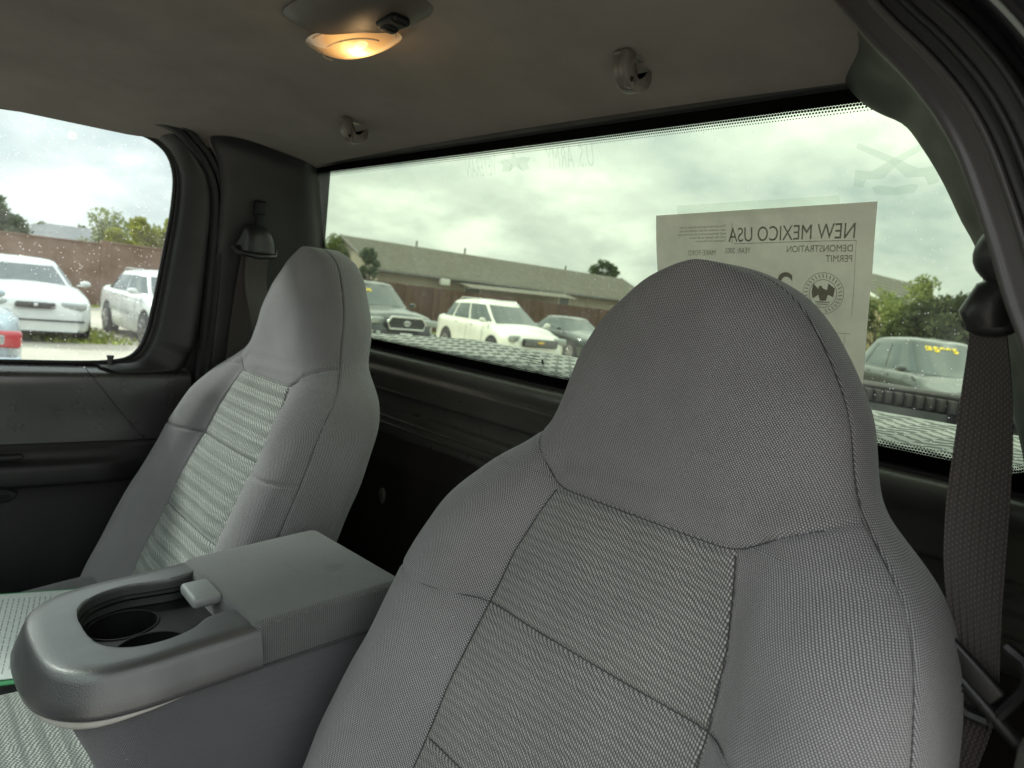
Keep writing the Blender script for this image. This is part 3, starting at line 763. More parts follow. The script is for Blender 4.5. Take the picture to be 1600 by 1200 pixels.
def seat_cushion(root, cx_, x0, x1, bm, y0=-.62, y1=-.12, ztop=.905):
    rows = []
    for y in np.linspace(y0, y1, 60):
        q = min(1, (y-y0)/.08); zt = ztop-.05*(1-q)**2-.02*math.exp(-((y-(y0+y1)/2)/.12)**2)
        r_ = []
        for a in np.linspace(-1, 1, 70):
            x = (x0+x1)/2+a*(x1-x0)/2; e = abs(a)
            r_.append((x-cx_, y, zt-.72+.018*math.exp(-((e-.8)/.12)**2)-.09*max(0, (e-.88)/.12)**2))
        rows.append(r_)
    v, f, _ = loft(rows); uv = [(p[0], p[1]) for p in v]
    obj('seat_cushion', mesh('seat_cushion', v, f, uv), bm, root)
    obj('cushion_base', MB().box(((x0+x1)/2-cx_, (y0+y1)/2, -.72+.76), (x1-x0-.03, y1-y0-.01, .2), bev=.03).me('cushion_base'), CLOTH_D, root)
ds = build_seat('cab_seat', .440, 'large grey cloth driver seat with a tall built-in headrest, in front at the right', CLOTH_B, .0005, CLOTH_A)
seat_cushion(ds, .44, .19, .70, CLOTH_B)
ps = build_seat('cab_seat', -.440, 'grey cloth passenger seat with ribbed insert, beyond the console beside the far door', CLOTH_C, .0022, CLOTH_A)
seat_cushion(ps, -.44, -.68, -.30, CLOTH_D)
ms = empty('middle_seat_cushion', (-.18, -.38, .70), 0, 'striped grey cloth seat cushion under the front of the console, by the green folder', 'seat cushion')
rows = []
for y in np.linspace(-.74, -.10, 60):
    rows.append([(x+.18, y+.38, .215-.03*max(0, (abs(x+.14)-.12)/.05)**2-.06*max(0, (-.66-y)/.08)**2) for x in np.linspace(-.305, .03, 50)])
v, f, _ = loft(rows); obj('cushion_cover', mesh('cushion_cover', v, f, [(p[0]*1., p[1]*1.) for p in v]), CLOTH_C, ms)
obj('cushion_base', MB().box((.04, -.04, .08), (.33, .60, .2), bev=.03).me('cushion_base'), CLOTH_D, ms)

# ================================================================== console / folding armrest
con = empty('center_console', (0, -.2, .85), 0, 'grey folding centre console with cup holders and a cloth lid, between the two seats', 'console')
CO = np.array([0, -.2, .85])
def cz(x, y, dz=0): return 1.132+.04*x+.10*(y+.215)+dz
def cadd(name, me_, m_, parent=None):
    o = obj(name, me_, m_, parent or con)
    if parent is None: o.location = -Vector(CO)
    return o
# tray: U-shaped moulding lofted along the U
HW = .118
outp = catmull([(-HW, -.205), (-HW, -.27), (-HW, -.325), (-.108, -.362), (-.075, -.388), (0, -.396), (.075, -.388), (.108, -.362), (HW, -.325), (HW, -.27), (HW, -.205)], 121)
inp_ = catmull([(-.082, -.205), (-.074, -.232), (-.080, -.262), (-.088, -.295), (-.078, -.328), (-.048, -.348), (0, -.353), (.048, -.348), (.078, -.328), (.088, -.295), (.080, -.262), (.062, -.240), (.060, -.205)], 121)
nrm2 = np.gradient(outp, axis=0); nrm2 = np.stack([nrm2[:, 1], -nrm2[:, 0]], 1); nrm2 /= np.linalg.norm(nrm2, axis=1)[:, None]
if (nrm2[60] @ np.array([0, -1])) < 0: nrm2 = -nrm2
rows = []
for i in range(121):
    o_, n_, h = outp[i], nrm2[i], inp_[i]
    slope = 1.0
    sec = []
    for d, dz in ((.010, -.046), (.0155, -.0455), (.0180, -.043), (.0180, -.038), (.0145, -.027), (.009, -.012), (.006, -.0045), (.001, -.001), (-.012, 0)):
        p = o_+n_*d; sec.append((p[0], p[1], cz(p[0], p[1], dz)))
    nd = h-o_
    for a in (.45, .7, .9):
        p = (o_-n_*.012)*(1-a)+h*a; sec.append((p[0], p[1], cz(p[0], p[1], 0)))
    for a, dz in ((.965, -.0004), (1.0, -.0022), (1.01, -.006), (1.012, -.018), (1.012, -.030)):
        p = (o_-n_*.012)*(1-a)+h*a; sec.append((p[0], p[1], cz(p[0], p[1], dz)))
    rows.append(sec)
v, f, B = loft(rows)
ends = [tuple(range(len(rows[0])))[::-1], tuple((120)*len(rows[0])+k for k in range(len(rows[0])))]
trm = mesh('cup_tray', v, f+ends, None, True, 50); tray = cadd('cup_tray', trm, CONS)
# dark cup insert with two wells
def plate_with_holes(x0, x1, y0, y1, z, holes, n=90):
    mb = MB(); xs = np.linspace(x0, x1, n); ys = np.linspace(y0, y1, n)
    g = [(x, y, cz(x, y, z)) for y in ys for x in xs]; f = []
    for j in range(n-1):
        for i in range(n-1):
            cx_, cy_ = (xs[i]+xs[i+1])/2, (ys[j]+ys[j+1])/2
            if all((cx_-hx)**2+(cy_-hy)**2 > (hr-.001)**2 for hx, hy, hr in holes): f.append((j*n+i, j*n+i+1, (j+1)*n+i+1, (j+1)*n+i))
    mb.add(g, f)
    for hx, hy, hr in holes:
        ring = [(hx+hr*cos(a), hy+hr*sin(a)) for a in np.linspace(0, 2*pi, 49)]
        mb.tube([(x, y, cz(x, y, z+.0005)) for x, y in ring], .0012, 6, cap=False)
        w_ = [[(x, y, cz(x, y, z)) for x, y in ring], [(hx+(x-hx)*.93, hy+(y-hy)*.93, cz(x, y, z-.03)) for x, y in ring], [(hx+(x-hx)*.86, hy+(y-hy)*.86, cz(x, y, z-.062)) for x, y in ring], [(hx, hy, cz(hx, hy, z-.062))]*49]
        v_, f_, _ = loft(w_); mb.add(v_, f_)
    return mb
holes = [(-.043, -.302, .0385), (.037, -.292, .0385)]
cadd('cup_wells', plate_with_holes(-.100, .100, -.36, -.20, -.031, holes).me('cup_wells'), BLACK, tray)
cadd('well_housing', MB().box((0, -.20, 0), (.17, .27, .003)).me('well_housing', False), BLACK, tray).location = (0, 0, 1.035)
cadd('tray_step', MB().tube([(x, y, cz(x, y, -.016)) for x, y in inp_*np.array([.97, .985])+np.array([0, -.003])], .0035, 6).me('tray_step'), BLACK, tray)
lat = MB().box((0, 0, 0), (.052, .034, .014), bev=.005).me('lid_latch')
lo = cadd('lid_latch', lat, LATCHM); lo.location = Vector((-.002, -.228, cz(0, -.228, .001)))-Vector(CO); lo.rotation_euler = (rad(4), rad(2), 0)
# pale lower lip showing under the tray
rows = []
for i in range(121):
    o_, n_ = outp[i], nrm2[i]; q = min(1, max(0, (-o_[1]-.25)/.12))
    rows.append([(o_[0]+n_[0]*d, o_[1]+n_[1]*d, cz(o_[0], o_[1], -.044+(dz+.044)*q)) for d, dz in ((-.01, -.042), (.006, -.044), (.0125, -.048), (.0125, -.054), (.008, -.058), (-.01, -.060))])
v, f, _ = loft(rows); cadd('tray_lower_lip', mesh('tray_lower_lip', v, f), PALE)
# cloth covered lid
def rbox_grid(x0, x1, y0, y1, zt, zb, r, n=16, uvs=True):
    """closed rounded slab: plan ring lofted over a profile"""
    ring = rrect_path(x0, x1, y0, y1, (r*1.2,)*4, n); R_ = np.array(ring); c_ = np.array([(x0+x1)/2, (y0+y1)/2])
    rows = []
    def inset(d):
        hw, hh = (x1-x0)/2, (y1-y0)/2; return c_+(R_-c_)*np.array([(hw-d)/hw, (hh-d)/hh])
    for d, dz in [(0.001, zb), (0, zb+.002), (0, zb*.5+zt*.5)]+[(r*(1-cos(a)), zt-r+r*sin(a)) for a in np.linspace(0, pi/2, 8)]+[(r+.01, zt+.0004), (r+.03, zt+.0012), (min(x1-x0, y1-y0)/2*.85, zt+.002), (min(x1-x0, y1-y0)/2*.999, zt+.002)]:
        Q = inset(d); rows.append([(x, y, cz(x, y, dz)) for x, y in Q])
    A = np.array(rows); nr, nc, _ = A.shape
    return A.reshape(-1, 3), grid_faces(nr, nc, True)
v, f = rbox_grid(-.124, .124, -.2125, -.022, .004, -.048, .008)
lid_o = cadd('console_lid', mesh('console_lid', v, f, [(p[0]+p[2]*.6, p[1]+p[2]*.8) for p in v]), cloth('lid_cloth', (.05, .051, .053), (.205, .21, .21), 'plain', .8, stain=(.035, -.075-.0, 1.152)))
cadd('lid_piping', MB().tube([(x, y, cz(x, y, -.0485)) for x, y in rrect_path(-.1245, .1245, -.213, -.0215, (.0096,)*4, 8)+[(.1245, -.0311)]], .0016, 6).me('lid_piping'), SEAM, lid_o)
# body: cloth covered box narrowing towards its base
secs = []
for a in np.linspace(0, 1, 24):
    z0_ = -.0455-.26*a; fy = -.385+.104*a**1.15; w_ = .1185-.008*a
    ring = rrect_path(-w_, w_, fy, -.018-.03*a, (.012, .012, .045, .045), 14); secs.append([(x, y, cz(x, y*0-.2 if a > .3 else y*(1-a/.3)+(-.2)*(a/.3), z0_)) for x, y in ring])
A = np.array(secs); nr, nc, _ = A.shape
arcx = np.concatenate([[0], np.cumsum(np.linalg.norm(np.diff(A[0], axis=0), axis=1))])
uv = [(arcx[j], A[i, j, 2]) for i in range(nr) for j in range(nc)]
top = [tuple(range(nc))]
cadd('console_body', mesh('console_body', A.reshape(-1, 3), grid_faces(nr, nc, True)+[tuple((nr-1)*nc+k for k in range(nc))], uv), cloth('console_body_cloth', (.045, .045, .049), (.21, .205, .225), 'plain', .85))

# ================================================================== belts
m, t, b = mat('belt_webbing'); uv = t.coord('UV'); s = t.node('ShaderNodeSeparateXYZ', {0: uv}); u, v_ = s.outputs[0], s.outputs[1]
ridge = t.m('SINE', t.m('MULTIPLY', u, 2*pi/.0062))
cid = t.m('FLOOR', t.m('DIVIDE', u, .0031))
stch = t.m('ABSOLUTE', t.m('SUBTRACT', t.m('FRACT', t.m('ADD', t.m('DIVIDE', v_, .0046), t.m('MULTIPLY', cid, .5))), .5))
uu = t.m('ABSOLUTE', t.m('SUBTRACT', t.m('FRACT', t.m('DIVIDE', u, .0031)), .5))
dot = t.maprange(t.m('ADD', t.m('MULTIPLY', stch, stch), t.m('MULTIPLY', uu, uu)), .055, .02, 0, 1, True)
fine = t.m('SINE', t.m('MULTIPLY', v_, 2*pi/.0013))
c = t.mix(dot, (.040, .033, .031, 1), (.135, .115, .104, 1)); c = t.mix(1, c, t.ramp(t.m('MULTIPLY_ADD', fine, .25, .5), [(.2, .72), (.8, 1.15)]), 'MULTIPLY')
t.put(b.inputs['Base Color'], c); b.inputs['Roughness'].default_value = .6; b.inputs['Sheen Weight'].default_value = .15
t.put(b.inputs['Normal'], t.bump(t.m('ADD', dot, t.m('MULTIPLY', ridge, .4)), .5, .0006)); WEB = m
def ribbon(name, center, across, width, m_, parent, th=.0012, n=60, curl=0.0, wv=None):
    C_ = catmull(center, n); D_ = catmull(across, n); D_ /= np.linalg.norm(D_, axis=1)[:, None]
    if wv is None: wv = [width]*2
    Wd = np.interp(np.linspace(0, 1, n), np.linspace(0, 1, len(wv)), wv)
    T_ = np.gradient(C_, axis=0); T_ /= np.linalg.norm(T_, axis=1)[:, None]; N_ = np.cross(T_, D_); N_ /= np.linalg.norm(N_, axis=1)[:, None]
    rows, uvs = [], []; s_ = np.r_[0, np.cumsum(np.linalg.norm(np.diff(C_, axis=0), axis=1))]
    loopu = list(np.linspace(-.5, .5, 17))
    for i in range(n):
        r_ = []; uq = []
        for k in loopu: r_.append(C_[i]+D_[i]*k*Wd[i]+N_[i]*(th/2+curl*(4*k*k-1)*Wd[i])); uq.append((k*width, s_[i]))
        for k in loopu[::-1]: r_.append(C_[i]+D_[i]*k*Wd[i]+N_[i]*(-th/2+curl*(4*k*k-1)*Wd[i])); uq.append((k*width, s_[i]))
        rows.append(r_); uvs.append(uq)
    A = np.array(rows); nr, nc, _ = A.shape
    return obj(name, mesh(name, A.reshape(-1, 3), grid_faces(nr, nc, True), np.array(uvs).reshape(-1, 2), True, 60), m_, parent)
db = empty('driver_seat_belt', (0, 0, 0), 0, 'dark brown seat belt hanging from a black guide beside the driver seat, tongue on it', 'seat belt', 'seat belts on the cab pillars')
ribbon('webbing', [(.668, .115, 1.568), (.672, .118, 1.54), (.677, .120, 1.50), (.682, .121, 1.45), (.686, .120, 1.40), (.693, .116, 1.345), (.704, .106, 1.300), (.712, .098, 1.272)], [(.80, -.55, -.03), (.90, -.40, 0), (.97, -.22, 0), (1, -.1, 0), (1, -.05, 0), (.98, .1, -.08), (.86, .2, -.25), (.75, .3, -.35)], .048, WEB, db, curl=.05, wv=[.027, .032, .038, .042, .044, .042, .037, .034])
ribbon('webbing', [(.716, .098, 1.268), (.714, .094, 1.24), (.708, .085, 1.19), (.700, .07, 1.12), (.69, .05, 1.0)], [(.7, .5, -.1)]*5, .048, WEB, db, wv=[.028, .030, .032, .034])
# upper guide: rounded cover over a height-adjuster boss
g_ = MB(); Rg = np.array(Matrix.Rotation(rad(-18), 3, 'Y'))
g_.ell((.692, .108, 1.597), (.036, .024, .028), 14, Rg); db_g = g_.obj('belt_guide', BELTPL, db)
g_ = MB(); g_.tube([(.690, .112, 1.575), (.676, .112, 1.562), (.672, .113, 1.548), (.674, .114, 1.538)], [.010, .017, .020, .016], 14); g_.ell((.674, .113, 1.541), (.020, .012, .010), 10); g_.obj('guide_loop', BELTPL, db)
# tongue: plastic handle with slot + steel blade and textured grip
tg = MB()
Rt = np.array(Matrix.Rotation(rad(34), 3, 'Y'))
def tb(c, d, bev=.003): tg.box(np.array(c), d, Rt, bev)
tb((.706, .088, 1.286), (.058, .008, .018)); tb((.724, .086, 1.262), (.060, .010, .010), .004)
tg.tube([(.728, .086, 1.312), (.740, .086, 1.306), (.746, .086, 1.296), (.744, .086, 1.284), (.733, .086, 1.262), (.727, .086, 1.252)], .0048, 8)
tg.tube([(.684, .086, 1.298), (.680, .086, 1.285), (.690, .086, 1.270), (.712, .086, 1.252), (.727, .086, 1.252)], .0050, 8)
tg.obj('belt_tongue', BELTPL, db)
GRIP = plastic('ribbed_grip', (.05, .05, .052), .4, 1.0, 260)
tg = MB(); Rb = np.array(Matrix.Rotation(rad(16), 3, 'Y'))
tg.box((.698, .078, 1.262), (.018, .006, .030), Rb, .002); tg.obj('tongue_grip', GRIP, db)
tg = MB(); tg.box((.693, .076, 1.236), (.016, .003, .036), Rb, .001); tg.box((.687, .074, 1.234), (.006, .0035, .010), Rb, .001); tg.obj('tongue_blade', TRIM, db)

pb = empty('passenger_seat_belt', (-.69, .09, 1.5), 0, 'dark seat belt hanging from a guide on the far pillar, partly behind the passenger seat', 'seat belt', 'seat belts on the cab pillars')
PB = Vector((-.69, .09, 1.5))
def padd(mb, name, m_): o = mb.obj(name, m_, pb); o.location = -PB; return o
g_ = MB(); sh = [(-.705, .045, 1.575), (-.692, .050, 1.592), (-.685, .058, 1.615), (-.685, .086, 1.622), (-.685, .108, 1.612), (-.690, .120, 1.590), (-.702, .124, 1.570)]
R0 = np.array([[x, y, z] for x, y, z in catmull(sh, 30)]); R1 = R0.copy(); R1[:, 0] += .018; R1[:, 2] = 1.568+(R1[:, 2]-1.568)*.72; R1[:, 1] = .085+(R1[:, 1]-.085)*.86
R2 = R1.copy(); R2[:, 0] += .006; R2[:, 2] = 1.565; 
v, f, _ = loft([R0, R1, R2], nrow=12); g_.add(v, f)
g_.tube([(-.702, .040, 1.572), (-.688, .046, 1.560), (-.680, .085, 1.556), (-.688, .124, 1.560), (-.702, .130, 1.572)], .006, 8); padd(g_, 'belt_guide', BELTPL)
g_ = MB(); g_.box((-.693, .088, 1.655), (.012, .026, .034), bev=.004); g_.box((-.690, .088, 1.630), (.012, .018, .03), bev=.003); padd(g_, 'height_adjuster', BLACK)
rb = ribbon('webbing', [(-.682, .085, 1.565), (-.690, .088, 1.50), (-.66, .10, 1.40), (-.64, .12, 1.2)], [(0, 1, 0)]*4, .048, WEB, pb); rb.location = -PB
rb = ribbon('webbing', [(-.700, .082, 1.56), (-.712, .075, 1.45), (-.725, .07, 1.3), (-.74, .06, 1.0)], [(0, 1, 0)]*4, .048, WEB, pb); rb.location = -PB

# ================================================================== dome lamp
m, t, b = mat('lit_lamp_lens'); co = t.coord()
LAMPC = np.array([.046, -.104, 1.790])
dist = t.node('ShaderNodeVectorMath', operation='DISTANCE', ins={0: co, 1: tuple(LAMPC)}).outputs['Value']
ribs = t.m('SINE', t.m('MULTIPLY', t.node('ShaderNodeSeparateXYZ', {0: co}).outputs[0], 2*pi/.0022))
colr = t.ramp(t.m('DIVIDE', dist, .075), [(0, (1, .86, .52)), (.16, (1, .60, .17)), (.5, (.72, .33, .09)), (.85, (.30, .16, .07)), (1, (.2, .14, .1))])
stre = t.ramp(t.m('DIVIDE', dist, .075), [(0, 1.0), (.12, .62), (.28, .20), (.7, .10), (1, .03)])
t.put(b.inputs['Base Color'], (.35, .26, .16)); t.put(b.inputs['Emission Color'], colr); t.put(b.inputs['Emission Strength'], t.m('MULTIPLY', t.m('MULTIPLY', stre, 4.2), t.m('MULTIPLY_ADD', ribs, .10, .95)))
b.inputs['Roughness'].default_value = .12; LENS = m
CLEAR, t, b = mat('clear_lens_rim'); b.inputs['Base Color'].default_value = (.34, .30, .24, 1); b.inputs['Roughness'].default_value = .08; b.inputs['Alpha'].default_value = .55
lampm = plastic('lamp_bezel_plastic', (.072, .062, .054), .55)
dl = empty('dome_lamp', (.05, -.12, 1.81), 0, 'lit amber dome lamp in a grey bezel with a black rocker switch on the ceiling', 'ceiling lamp')
DL = Vector((.05, -.12, 1.81))
def ladd(mb, name, m_): me_ = mb.me(name) if isinstance(mb, MB) else mb; o = obj(name, me_, m_, dl); o.location = -DL; return o
def dome(cx_, cy_, ax, ay, z0, h, pw=2.6, hp=2.4, n=20, k=56, rot=0.0, shift=(0, 0)):
    rows = []
    for i in range(n+1):
        r_ = i/n; row = []
        for j in range(k):
            a = 2*pi*j/k; ca, sa = cos(a), sin(a); ex = abs(ca)**(2/pw)*np.sign(ca); ey = abs(sa)**(2/pw)*np.sign(sa)
            x, y = r_*ex*ax, r_*ey*ay
            zz = z0-h*(1-r_**hp); xr = cx_+x*cos(rot)-y*sin(rot)+shift[0]*(1-r_**2); yr = cy_+x*sin(rot)+y*cos(rot)+shift[1]*(1-r_**2)
            row.append((xr, yr, zz))
        rows.append(row)
    A = np.array(rows); return A.reshape(-1, 3), grid_faces(n+1, k, True)
bz = MB(); v, f = dome(.082, -.128, .106, .052, 1.818, .020, 2.8, 3.0, rot=rad(8)); bz.add(v, f); ladd(bz, 'bezel', lampm)
# crescent lens proud of the bezel
ln = MB(); v, f = dome(.030, -.104, .076, .036, 1.804, .018, 2.3, 2.2, rot=rad(8)); ln.add(v, f); ladd(ln, 'lens', LENS)
ln = MB(); rim = [(.030+.077*cos(a+.08), -.104+.037*sin(a+.08), 1.803) for a in np.linspace(0, 2*pi, 60)]; ln.tube(rim, .0022, 6, cap=False)
rim = [(.030+.060*cos(a), -.102+.026*sin(a), 1.793) for a in np.linspace(pi*.95, 2*pi*1.0, 40)]; ln.tube(rim, .0010, 6); ladd(ln, 'lens_rim', CLEAR)
sw = MB().box((.138, -.114, 1.799), (.038, .024, .010), bev=.009); sw.box((.131, -.114, 1.7955), (.016, .019, .010), bev=.006); ladd(sw, 'rocker_switch', BLACK)
ld = bpy.data.lights.new('lamp_bulb', 'POINT'); ld.energy = .05; ld.color = (1, .62, .28); ld.shadow_soft_size = .012
lb = bpy.data.objects.new('lamp_bulb', ld); col.objects.link(lb); lb.parent = dl; lb.location = Vector((.046, -.104, 1.768))-DL

# ================================================================== coat hooks
def slab(poly, x0, x1, bev):
    # rounded plate: polygon in (y,z) extruded along x with bevelled rims
    P_ = catmull(list(poly)+[poly[0]], 61)[:-1]; c = P_.mean(0); rows = []
    for x, s_ in ((x0, .02), (x0, 1-bev*22), (x0+bev*.3, 1-bev*8), (x0+bev, 1), (x1-bev, 1), (x1-bev*.3, 1-bev*8), (x1, 1-bev*22), (x1, .02)):
        rows.append([(x, c[0]+(p[0]-c[0])*s_, c[1]+(p[1]-c[1])*s_) for p in P_])
    A = np.array(rows); return A.reshape(-1, 3), grid_faces(len(rows), 60, True)
def coat_hook2(x, y, label):
    r_ = empty('coat_hook', (x, y, 1.787), 0, label, 'coat hook', 'coat hooks on the ceiling')
    mb = MB(); v, f = slab([(-.022, .006), (-.024, -.006), (-.021, -.020), (-.012, -.031), (.000, -.036), (.014, -.034), (.026, -.027), (.031, -.016), (.029, -.005), (.023, -.007), (.015, -.016), (.006, -.020), (-.001, -.012), (-.006, .0), (-.008, .006)], -.008, .010, .003); mb.add(v, f)
    obj('hook_body', mb.me('hook_body', True, 70), HOOKP, r_)
    mb = MB(); v, f = slab([(-.026, .006), (-.028, -.008), (-.024, -.024), (-.014, -.034), (-.006, -.034), (-.006, -.020), (-.010, -.006), (-.013, .006)], .006, .016, .003); mb.add(v, f)
    obj('hook_rib', mb.me('hook_rib', True, 70), HOOKP, r_)
    obj('hook_base', MB().box((0, -.004, .005), (.020, .040, .006), bev=.003).me('hook_base'), HOOKP, r_)
    obj('screw_hole', MB().ell((.0155, -.013, -.026), (.0015, .0034, .0038), 8).me('screw_hole'), BLACK, r_)
    r_.scale = (.88, .88, .88)
    return r_
def coat_hook(x, y, label, sgn):
    return coat_hook2(x, y, label)
def coat_hook_old(x, y, label, sgn):
    r_ = empty('coat_hook', (x, y, 1.787), 0, label, 'coat hook', 'coat hooks on the ceiling')
    prof_ = [(.0, .0), (.004, -.010), (.012, -.020), (.024, -.026), (.036, -.024), (.041, -.014), (.0415, -.004)]
    rows = []
    for w_, sc in ((-.017, .80), (-.0155, .95), (-.012, 1), (-.004, 1), (-.0, .90), (.002, .62), (.004, .50), (.010, .50), (.013, .64), (.0165, .88), (.018, .80)):
        q = [(w_, -.02+a*1.0, b_*sc) for a, b_ in catmull([(0.000, .004)]+prof_+[(.0415, .004)], 24)]
        rows.append(q)
    v, f, _ = loft(rows, nrow=36)
    obj('hook_body', mesh('hook_body', v, f, None, True, 50), HOOKP, r_)
    obj('hook_base', MB().box((0, 0, .004), (.042, .050, .006), bev=.003).me('hook_base'), HOOKP, r_)
    obj('screw_hole', MB().ell((-.011, .006, -.0225), (.0032, .0038, .003), 8).me('screw_hole'), BLACK, r_)
    return r_
coat_hook(.305, .082, 'larger looking coat hook on the ceiling above the permit, right of the lamp', 1)
coat_hook(-.306, .082, 'small far coat hook on the ceiling below the lamp, above the passenger side', 1)

# ================================================================== permit paper taped to the rear glass
pp = empty('demonstration_permit', (.38, gy(1.55)-.006, 1.55), 0, 'sheet of permit paper taped to the rear window, print seen mirrored, behind the driver headrest', 'permit')
PPo = Vector((.38, gy(1.55)-.006, 1.55))
m, t, b = mat('backlit_paper'); t.n.clear(); co = t.coord()
n_ = t.noise(co, 30, 6, .6); c = t.mix(1, (.66, .625, .575, 1), t.ramp(n_, [(.3, .90), (.7, 1.06)]), 'MULTIPLY')
df = t.node('ShaderNodeBsdfDiffuse', {'Color': c}); tl = t.node('ShaderNodeBsdfTranslucent', {'Color': c})
t.l.new(t.node('ShaderNodeMixShader', {0: .36, 1: df.outputs[0], 2: tl.outputs[0]}).outputs[0], t.node('ShaderNodeOutputMaterial').inputs[0]); PAPER = m
m, t, b = mat('printed_ink'); t.n.clear(); df = t.node('ShaderNodeBsdfDiffuse', {'Color': (.30, .28, .245, 1)}); tl = t.node('ShaderNodeBsdfTranslucent', {'Color': (.34, .32, .28, 1)})
t.l.new(t.node('ShaderNodeMixShader', {0: .5, 1: df.outputs[0], 2: tl.outputs[0]}).outputs[0], t.node('ShaderNodeOutputMaterial').inputs[0]); PINK = m
TAPE = bpy.data.materials.new('clear_tape'); TAPE.use_nodes = True; t = NT(TAPE.node_tree); t.n.clear()
t.l.new(t.node('ShaderNodeMixShader', {0: .18, 1: t.node('ShaderNodeBsdfTransparent', {'Color': (.9, .93, .9, 1)}).outputs[0], 2: t.node('ShaderNodeBsdfTranslucent', {'Color': (.8, .82, .78, 1)}).outputs[0]}).outputs[0], t.node('ShaderNodeOutputMaterial').inputs[0])
# sheet frame: origin at the top corner nearest the driver door, a runs to the passenger side, b runs down
def sheet(a, b_, off=0.0):
    # corners measured on the glass
    x = .523-a*.9997-b_*.09*0-.075*b_; z = 1.658-a*.032-b_*.955
    wav = .0022*sin(a*26)*min(1, b_/.05)+.0015*sin(b_*31+1)
    return (x, .2+.361*(1.76-z)-.005-abs(wav)-off, z)
rows = [[sheet(a, b_) for a in np.linspace(0, .281, 40)] for b_ in np.linspace(0, .216, 30)]
A = np.array(rows); nr, nc, _ = A.shape
F_ = np.vstack([A.reshape(-1, 3), A.reshape(-1, 3)+np.array([0, .0002, 0])])
po = obj('paper_sheet', mesh('paper_sheet', A.reshape(-1, 3), grid_faces(nr, nc)), PAPER, pp); po.location = -PPo
def print_mesh(me_, a0, b0, sx=1, sy=1, name='print'):
    k = len(me_.vertices); q = np.empty(k*3); me_.vertices.foreach_get('co', q); q = q.reshape(-1, 3)
    out = np.array([sheet(a0+x*sx, b0-y*sy, .0007) for x, y, _ in q]); me_.vertices.foreach_set('co', out.ravel().astype(np.float32)); me_.update()
    o = obj(name, me_, PINK, po); return o
print_mesh(text_mesh('NEW MEXICO USA', .0235, bold=0), .0185, .0362, .775, 1, 'heading_text')
print_mesh(text_mesh('DEMONSTRATION', .0105), .0205, .0500, .86, 1, 'printed_text')
print_mesh(text_mesh('PERMIT', .0105), .0205, .0610, .86, 1, 'printed_text')
print_mesh(text_mesh('YEAR: 2002', .0095), .1430, .0500, .74, 1, 'printed_text')
print_mesh(text_mesh('MAKE: FORD', .0095), .1900, .0520, .78, 1, 'printed_text')
print_mesh(text_mesh('26D', .056), .086, .111, .92, 1, 'permit_number')
for q, s_ in enumerate(('This permit must be shown in the', 'rear window of the vehicle during', 'each demonstration drive and stays', 'with the dealer at all times', 'Taxation and Revenue')):
    print_mesh(text_mesh(s_, .0052), .176, .0185+q*.0043, .95, .8, 'fine_print')
mb = MB()
def bar(a0, b0, a1, b1, w_=.0006):
    d = np.array([a1-a0, b1-b0]); L = np.linalg.norm(d); n_ = np.array([-d[1], d[0]])/L*w_/2
    N_ = 24; v_ = []
    for i in range(N_+1):
        p = np.array([a0, b0])+d*i/N_; v_ += [sheet(*(p-n_), .0007), sheet(*(p+n_), .0007)]
    mb.add(v_, [(2*i, 2*i+1, 2*i+3, 2*i+2) for i in range(N_)])
bar(.018, .0385, .165, .0385); bar(.168, .014, .168, .038); bar(.018, .0385, .018, .118, .0004); bar(.018, .140, .12, .140); bar(.024, .140, .024, .21, .0004)
def circ(r_, w_, n=48):
    v_ = []
    for i in range(n+1):
        a = 2*pi*i/n; v_ += [sheet(.0515+(r_-w_)*cos(a), .096+(r_-w_)*sin(a), .0007), sheet(.0515+r_*cos(a), .096+r_*sin(a), .0007)]
    mb.add(v_, [(2*i, 2*i+1, 2*i+3, 2*i+2) for i in range(n)])
circ(.0235, .0006); circ(.0160, .0007)
for i in range(30):    # ring lettering strokes
    a = 2*pi*i/30+.1
    if abs(i-7) < 1: continue
    c_ = (.0515+.0198*cos(a), .096+.0198*sin(a)); d_ = .0022
    bar(c_[0]-d_*cos(a), c_[1]-d_*sin(a), c_[0]+d_*cos(a+.5), c_[1]+d_*sin(a+.5), .0011)
for nm, pts in (('e', [(-.0135, -.006), (-.006, -.0115), (-.0045, -.004), (0, -.006), (.002, -.009), (.005, -.008), (.005, -.005), (.0115, -.0115), (.013, -.001), (.0115, .006), (.005, .001), (.003, .008), (-.004, .008), (-.006, .001), (-.012, .004)]),):
    mb.add([sheet(.0515+x, .096+y, .0008) for x, y in pts], [tuple(range(len(pts)))])
bar(.043, .1055, .060, .1055, .0012); bar(.045, .108, .058, .108, .001)
for q in range(5):
    for k in range(3): bar(.030+k*.012, .150+q*.0105, .0385+k*.012, .150+q*.0105, .0013)
mb.obj('printed_seal', PINK, po, smooth=False)
tv = [(.483, 1.6655), (.274, 1.6605), (.274, 1.646), (.483, 1.652)]
tp_ = obj('tape_strip', mesh('tape_strip', [(x, gy(z)-.0035, z) for x, z in tv], [(0, 1, 2, 3)], smooth=False), TAPE, pp); tp_.location = -PPo

